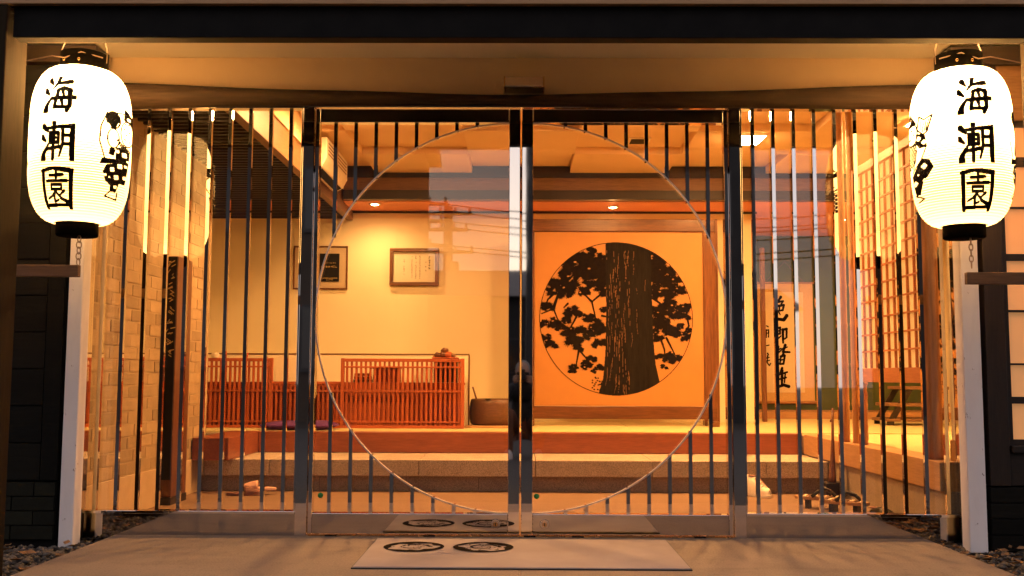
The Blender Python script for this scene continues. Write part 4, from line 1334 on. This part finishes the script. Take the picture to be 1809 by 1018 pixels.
def lantern(X0, rot, lab):
    """rot: turn of the lettering from straight ahead"""
    Y0 = -0.655
    t = thing('paper_lantern', lab, 'paper lantern', (X0, Y0, 1.47), 'lit paper lanterns')
    o = put('paper_body', lan_body, (X0, Y0, 0), t)
    tp = MB().lathe([(0.086, 2.262), (0.103, 2.262), (0.106, 2.28), (0.106, 2.350), (0.098, 2.352), (0.095, 2.345), (0.093, 2.268)], X0, Y0, 48, False).build('top_ring', 'lantern_black', t)
    bt = MB().lathe([(0.02, 1.546), (0.092, 1.546), (0.094, 1.535), (0.094, 1.482), (0.088, 1.476), (0.02, 1.478)], X0, Y0, 40).build('bottom_ring', 'lantern_black', t)
    MB().tube([(X0 - 0.107, Y0, 2.31), (X0 - 0.110, Y0, 2.375), (X0 - 0.092, Y0, 2.425), (X0 - 0.05, Y0, 2.45), (X0 + 0.05, Y0, 2.45), (X0 + 0.092, Y0, 2.425), (X0 + 0.110, Y0, 2.375), (X0 + 0.107, Y0, 2.31)], .0028, 6).build('handle', 'wire', t)
    MB().tube([(X0, Y0, 2.55), (X0, Y0, 2.466), (X0 + .012, Y0, 2.442), (X0 + .03, Y0 - .004, 2.452), (X0 + .055, Y0 - .01, 2.476)], .003, 6).build('hook', 'wire', t)
    MB().tube([(X0 - .02, Y0, 2.456), (X0 + .02, Y0, 2.460)], .007, 6).build('wire_knot', 'wire', t)
    sgn = -1 if X0 < 0 else 1
    MB().tube([(X0 + .11 * -sgn, Y0 - .05, 2.32), (X0 + .03 * -sgn, Y0 - .103, 2.332), (X0 - .05 * -sgn, Y0 - .100, 2.305), (X0 + .13 * sgn, Y0 - .05, 2.33), (X0 + .26 * sgn, Y0, 2.325), (X0 + .55 * sgn, Y0 + .2, 2.345), (X0 + .72 * sgn, Y0 + .425, 2.40)], .0028, 6).build('tie_wire', 'wire', t)
    for dx in (-.05, .02):
        MB().ellipsoid((X0 + dx, Y0 - .103, 2.298), (.008, .006, .008), 8, 6).build('rivet', 'brass', tp)
    # chain below
    z = 1.478
    ln = MB()
    for k in range(5):
        pts = [(0.011 * cos(a), 0, 0.017 * sin(a)) for a in np.linspace(0, 2 * pi, 13)]
        M = Matrix.Translation((X0 + 0.02, Y0 - .02, z - .017)) @ Matrix.Rotation(0.3 if k % 2 else pi / 2 - .3, 4, 'Z')
        ln.tube([tuple(M @ Vector(p)) for p in pts], .0026, 6, False)
        z -= 0.027
    ln.build('chain', 'wire', t)
    # bulb, a real lamp inside
    bl = MB().ellipsoid((X0, Y0, 2.225), (.026, .026, .034), 16, 12).build('bulb', 'lamp_spot', t)
    MB().tube([(X0, Y0, 2.26), (X0, Y0, 2.345)], .007, 10).build('bulb_holder', 'black_paint', t)
    ld = bpy.data.lights.new('lantern_bulb', 'POINT')
    ld.energy = 118
    ld.color = (1.0, 0.53, 0.19)
    ld.shadow_soft_size = 0.05
    lo = bpy.data.objects.new('bulb_light', ld)
    COL.objects.link(lo)
    lo.parent = t
    lo.location = (0, 0, 2.23 - 1.47)
    # lettering and figures
    for ch, a, b in (('海', 88, 335), ('潮', 398, 655), ('園', 700, 965)):
        char_print(t, X0, Y0, ch, rot, zc(a), zc(b), 0.150)
    art_print(t, X0, Y0, art_a, radians(15), radians(88), 388, rot + radians(26), 235, 890)
    art_print(t, X0, Y0, art_b, radians(-88), radians(-26), 422, rot - radians(17), 240, 885)
    return t
lantern(-2.087, radians(-2), 'large lit white paper lantern hanging at the left')
lantern(2.069, radians(-7), 'large lit white paper lantern hanging at the right')
for s, z, lab in ((-1, 1.283, 'dark wooden arm holding the chain of the left lantern'), (1, 1.261, 'dark wooden arm holding the chain of the right lantern')):
    x0, x1 = sorted((s * 2.062, s * 2.86))
    t = thing('lantern_arm', lab, 'bracket', (s * 2.8, -0.5, z), 'lantern arms')
    B(x0, x1, -0.685, -0.655, z, z + 0.056).build('arm', 'brown_wood_x', t, 0.003)
    x0, x1 = sorted((s * 2.80, s * 2.855))
    B(x0, x1, -0.654, -0.196 if s < 0 else -0.20, z + .001, z + 0.055).build('brace', 'dark_wood_y', t, 0.003)

# ================================================================== DOORMAT
dm = thing('doormat', 'pale doormat with two round black crests on the porch paving', 'doormat', (0, -0.53, 0))
B(-0.722, 0.735, -0.915, -0.155, 0.001, 0.011).build('mat', 'mat_cloth', dm, 0.004)
B(-0.727, 0.740, -0.920, -0.150, 0.0008, 0.006).build('rubber_edge', 'rubber', dm)
def crest(cx_, cy_, seed):
    n = 110
    ed_ = np.linspace(-1.02, 1.02, n + 1)
    c_ = (ed_[:-1] + ed_[1:]) / 2
    X, Y = np.meshgrid(c_, c_)
    r = random.Random(seed)
    d = np.hypot(X, Y)
    a = np.arctan2(Y, X)
    inner = 0.72 + 0.10 * np.sin(2 * a + seed) + 0.06 * np.sin(5 * a + 2 * seed) + .04 * np.sin(9 * a)
    m = (d < 1) & (d > inner)
    pts = [(0.55 * cos(q * .9) * (1 - q * .08), 0.5 * sin(q * .9) * (1 - q * .08)) for q in np.linspace(0, 8, 30)]
    m |= p_seg(X, Y, pts, .13, .03) & (d < .8)
    for k in range(22):
        q = r.uniform(0, 6.28); rad = r.uniform(.15, .68)
        x0, y0 = rad * cos(q), rad * sin(q)
        m ^= p_seg(X, Y, [(x0, y0), (x0 + r.uniform(-.16, .16), y0 + r.uniform(-.16, .16))], .06, .02) & (d < .78)
    return m, ed_, lambda u, v: (cx_ + .145 * u, cy_ + .145 * v, 0.0135)
for cx_, cy_, sd2 in ((-0.509, -0.415, 1), (-0.176, -0.415, 3)):
    m, ed_, mp = crest(cx_, cy_, sd2)
    print_mesh('crest', 'ink', dm, m, ed_, ed_, mp, 200)

# ================================================================== GRAVEL AND LEAVES
def stones(name, label, x0, x1, y0, y1, n, seed):
    r = random.Random(seed)
    mb = MB()
    base = [(0, 0, 1), (1, 0, 0), (0, 1, 0), (-1, 0, 0), (0, -1, 0), (0, 0, -1), (.7, .7, .3), (-.7, .7, .3), (-.7, -.7, .3), (.7, -.7, .3)]
    tri = [(0, 6, 7), (0, 7, 8), (0, 8, 9), (0, 9, 6), (6, 1, 2), (6, 2, 7), (7, 2, 3), (7, 3, 8), (8, 3, 4), (8, 4, 9), (9, 4, 1), (9, 1, 6), (5, 2, 1), (5, 3, 2), (5, 4, 3), (5, 1, 4), (6, 2, 1)]
    tri = tri[:-1]
    for k in range(n):
        x, y = r.uniform(x0, x1), r.uniform(y0, y1)
        s = r.uniform(.010, .026)
        M = Matrix.Translation((x, y, -0.048 + r.uniform(0, .016))) @ Matrix.Rotation(r.uniform(0, 6), 4, 'Z') @ Matrix.Rotation(r.uniform(-.4, .4), 4, 'X')
        sx, sy, sz = s * r.uniform(.7, 1.3), s * r.uniform(.6, 1.0), s * r.uniform(.4, .8)
        mb.add([tuple(M @ Vector((p[0] * sx * r.uniform(.85, 1.1), p[1] * sy, p[2] * sz))) for p in base], tri, True)
    o = mb.build(name, 'pebble')
    o['kind'] = 'stuff'
    tag(o, label, 'gravel')
    return o
stones('gravel', 'grey pebble strip in front of the left dark wall', -3.4, -2.12, -1.9, -0.20, 2600, 1)
stones('gravel', 'grey pebble strip in front of the right window wall', 2.11, 3.4, -1.9, -0.20, 2600, 2)
stones('gravel', 'narrow pebble patch under the left barred glass panel', -2.33, -2.115, -0.2, -0.03, 160, 3)
stones('gravel', 'narrow pebble patch under the right barred glass panel', 2.105, 2.33, -0.2, -0.03, 160, 4)
r = random.Random(9)
lv = MB()
for k in range(150):
    right = r.random() < .72
    x = r.uniform(2.06, 2.9) if right else r.uniform(-2.9, -2.12)
    y = r.uniform(-1.3, -0.22)
    s = r.uniform(.02, .042)
    M = Matrix.Translation((x, y, -0.022 + r.uniform(0, .02) + (.03 if abs(x) < 2.1 else 0))) @ Matrix.Rotation(r.uniform(0, 6), 4, 'Z') @ Matrix.Rotation(r.uniform(-.5, .5), 4, 'X')
    pts = [(-s, 0, 0), (-s * .3, s * .42, .006), (s * .5, s * .36, .004), (s, 0, .010), (s * .5, -s * .36, .003), (-s * .3, -s * .42, .007), (0, 0, -.003)]
    lv.add([tuple(M @ Vector(p)) for p in pts], [(6, 0, 1), (6, 1, 2), (6, 2, 3), (6, 3, 4), (6, 4, 5), (6, 5, 0)])
lo = lv.build('fallen_leaves', 'leaf_dead')
lo['kind'] = 'stuff'
tag(lo, 'dry brown leaves scattered over the pebbles beside the paving', 'leaves')

# ================================================================== ACROSS THE STREET (seen mirrored in glass and steel)
def house(lab, x0, x1, y0, y1, h, wall, roof_h, rows, cols, lit=()):
    t = thing('house', lab, 'house', ((x0 + x1) / 2, y1, -0.05), 'houses across the street')
    B(x0, x1, y0, y1, -0.05, h).build('wall', wall, t)
    if roof_h:
        MB().prism([(y0 - .4, h + .02), (y1 + .4, h + .02), ((y0 + y1) / 2, h + roof_h)], 'x', x0 - .3, x1 + .3).build('roof', 'roof_tile', t)
    else:
        B(x0 - .1, x1 + .1, y0 - .1, y1 + .1, h + .01, h + .25).build('roof', 'roof_tile', t)
    for rI in range(rows):
        for cI in range(cols):
            cw = (x1 - x0) / cols
            cx_ = x0 + cw * (cI + .5)
            z0 = .9 + rI * 2.6
            if z0 + 1.3 > h: continue
            w = B(cx_ - cw * .28, cx_ + cw * .28, y1 + .005, y1 + .05, z0, z0 + 1.25).build('window', 'roof_tile', t)
            B(cx_ - cw * .28 + .06, cx_ + cw * .28 - .06, y1 + .051, y1 + .06, z0 + .06, z0 + 1.19).build('pane', 'house_glass', w)
    return t
house('tan two-storey house opposite, left of the sky gap', -16, -2.35, -20, -13.5, 6.2, 'house_tan', 1.4, 2, 6)
house('dark grey flat-roofed building opposite, right of the sky gap', 0.12, 4.5, -19, -13.8, 8.0, 'house_grey', 0, 3, 2)
house('dark low house far behind the street between the two taller buildings', -6.0, 3.0, -37, -30, 3.6, 'house_grey', 1.3, 1, 4)
house('low grey house opposite at the far right', 4.6, 9.0, -34, -28, 3.0, 'house_grey', 1.0, 1, 3)
house('dark grey tall house opposite at the right end', 9.2, 20, -21, -14, 6.4, 'house_grey', 1.3, 2, 5)
def pole(x, y, h, lab):
    t = thing('utility_pole', lab, 'utility pole', (x, y, -.05), 'utility poles')
    MB().tube([(x, y, -.05), (x, y, h)], [.27, .22], 14).build('shaft', 'concrete_pole', t)
    for z, L in ((h - .5, 1.2), (h - 1.3, 1.0), (h - 2.4, 1.3)):
        B(x - L, x + L, y + .26, y + .38, z, z + .14).build('crossarm', 'concrete_pole', t)
        for q in (-.9, -.3, .3, .9):
            MB().tube([(x + q * L, y + .32, z + .141), (x + q * L, y + .32, z + .40)], .07, 8).build('insulator', 'paper_white', t)
    MB().tube([(x + .35, y + .3, h - 3.6), (x + .35, y + .3, h - 2.8)], .22, 12).build('transformer', 'concrete_pole', t)
    for k, z in enumerate((h - .25, h - 1.05, h - 2.15)):
        for sx_ in (-1, 1):
            pts = [(x + sx_ * 26 * q, y + .16 + 3 * q * (1 + k), z - 2.2 * 4 * q * (1 - q) * .5) for q in np.linspace(0, 1, 14)]
            MB().tube(pts, .028, 5, False).build('wire', 'black_matte', t)
    return t
pole(-4.5, -40, 9.0, 'taller utility pole beyond the street, mirrored in the left door')
pole(-3.6, -44, 9.2, 'farther utility pole beyond the street, mirrored in the left door')

# ================================================================== THE PERSON CROUCHING AT THE CAMERA (seen mirrored in the door stiles)
def skin_body(name, mat, parent, nodes, edges, sub=2):
    me = bpy.data.meshes.new(name)
    off = world_loc(parent)
    me.from_pydata([tuple(p[i] - off[i] for i in range(3)) for p, _ in nodes], edges, [])
    o = bpy.data.objects.new(name, me)
    COL.objects.link(o)
    o.parent = parent
    me.materials.append(MATS[mat])
    sk_ = o.modifiers.new('skin', 'SKIN')
    sk_.use_smooth_shade = True
    for i, (_, r_) in enumerate(nodes):
        me.skin_vertices[0].data[i].radius = (r_, r_) if not isinstance(r_, tuple) else r_
        me.skin_vertices[0].data[i].use_root = (i == 0)
    ss = o.modifiers.new('sub', 'SUBSURF')
    ss.levels = ss.render_levels = sub
    return o
mat_noise('jacket', (0.012, 0.013, 0.016), (0.022, 0.024, 0.028), 20, 0.85, 0.3, 120, 0.002)
mat_noise('trousers', (0.085, 0.035, 0.018), (0.12, 0.052, 0.028), 20, 0.9, 0.3, 120, 0.002)
mat_noise('skin', (0.22, 0.13, 0.09), (0.28, 0.17, 0.12), 20, 0.6, 0.1, 120, 0.001)
mat_noise('hair', (0.10, 0.097, 0.095), (0.18, 0.175, 0.17), 60, 0.8, 0.4, 200, 0.002)
mat_noise('shoe_grey', (0.35, 0.36, 0.38), (0.45, 0.46, 0.48), 10, 0.7, 0.1, 60)
pe = thing('person', 'person crouching with a camera in dark jacket and brown trousers, mirrored in the steel', 'person', (0.05, -5.55, -0.035))
PX = 0.03
# torso, arms, head and legs as one body
N_ = [((PX, -5.78, .26), .15), ((PX, -5.76, .42), .145), ((PX, -5.70, .58), .15), ((PX, -5.65, .68), .115), ((PX, -5.61, .755), .055), ((PX, -5.575, .82), .07), ((PX, -5.56, .90), .085), ((PX, -5.565, .96), .06),
      ((PX - .19, -5.64, .66), .07), ((PX - .26, -5.50, .48), .052), ((PX - .10, -5.46, .74), .036),
      ((PX + .19, -5.64, .66), .07), ((PX + .26, -5.50, .48), .052), ((PX + .10, -5.46, .74), .036)]
E_ = [(0, 1), (1, 2), (2, 3), (3, 4), (4, 5), (5, 6), (6, 7), (3, 8), (8, 9), (9, 10), (3, 11), (11, 12), (12, 13)]
skin_body('body', 'jacket', pe, N_, E_)
L_ = [((PX, -5.80, .24), .14), ((PX - .11, -5.74, .27), .10), ((PX - .17, -5.36, .47), .072), ((PX - .15, -5.46, .06), .05), ((PX - .15, -5.44, .015), .045),
      ((PX + .11, -5.74, .27), .10), ((PX + .19, -5.38, .44), .072), ((PX + .17, -5.50, .06), .05), ((PX + .17, -5.48, .015), .045)]
skin_body('trousers', 'trousers', pe, L_, [(0, 1), (1, 2), (2, 3), (3, 4), (0, 5), (5, 6), (6, 7), (7, 8)])
hd_ = MB().ellipsoid((PX, -5.535, .875), (.074, .088, .112), 24, 16, lambda p: Vector((p.x * (1 - .18 * max(0, -p.z) / .11), p.y, p.z)))
hd_.ellipsoid((PX, -5.447, .862), (.012, .016, .020), 10, 8)
for q in (-1, 1):
    hd_.ellipsoid((PX + q * .075, -5.55, .872), (.010, .022, .032), 10, 8)
hd_.build('head', 'skin', pe)
MB().ellipsoid((PX, -5.555, .905), (.082, .088, .095), 24, 14, lambda p: Vector((p.x, p.y if p.y < .055 else .055, max(p.z, -.05)))).build('hair', 'hair', pe)
for q in (-1, 1):
    hx = PX + q * .085
    hm = MB().ellipsoid((hx, -5.445, .79), (.026, .032, .045), 14, 10)
    for k in range(4):
        z0 = .765 + k * .019
        hm.tube([(hx, -5.425, z0), (hx - q * .012, -5.405, z0 + .004), (hx - q * .036, -5.402, z0 + .006), (hx - q * (.050 + .004 * (k % 2)), -5.412, z0 + .006)], [.010, .0095, .009, .007], 8)
    hm.tube([(hx, -5.455, .775), (hx - q * .025, -5.462, .79), (hx - q * .045, -5.462, .80)], [.011, .010, .008], 8)
    hm.build('hand', 'skin', pe)
    sm_ = MB().prism(sole_outline(.27, .10), 'z', 0.0, 0.05).xform(Matrix.Translation((PX + q * .16, -5.40, -.034)) @ Matrix.Rotation(pi / 2, 4, 'Z'))
    sm_.ellipsoid((PX + q * .16, -5.40, .012), (.045, .125, .05), 16, 10)
    sm_.build('shoe', 'shoe_grey', pe)
cm = thing('hand_camera', 'black camera held to the face of the crouching person', 'camera', (PX, -5.43, .80))
B(PX - .068, PX + .068, -5.452, -5.412, .785, .872).build('camera_body', 'black_paint', cm, .008)
B(PX - .025, PX + .025, -5.450, -5.415, .8725, .902).build('viewfinder', 'black_paint', cm, .006)
MB().tube([(PX, -5.411, .828), (PX, -5.372, .828), (PX, -5.345, .828)], [.036, .034, .036], 28).build('lens', 'rubber', cm)
MB().tube([(PX, -5.3445, .828), (PX, -5.3435, .828)], [.028, .028], 24).build('lens_glass', 'house_glass', cm)
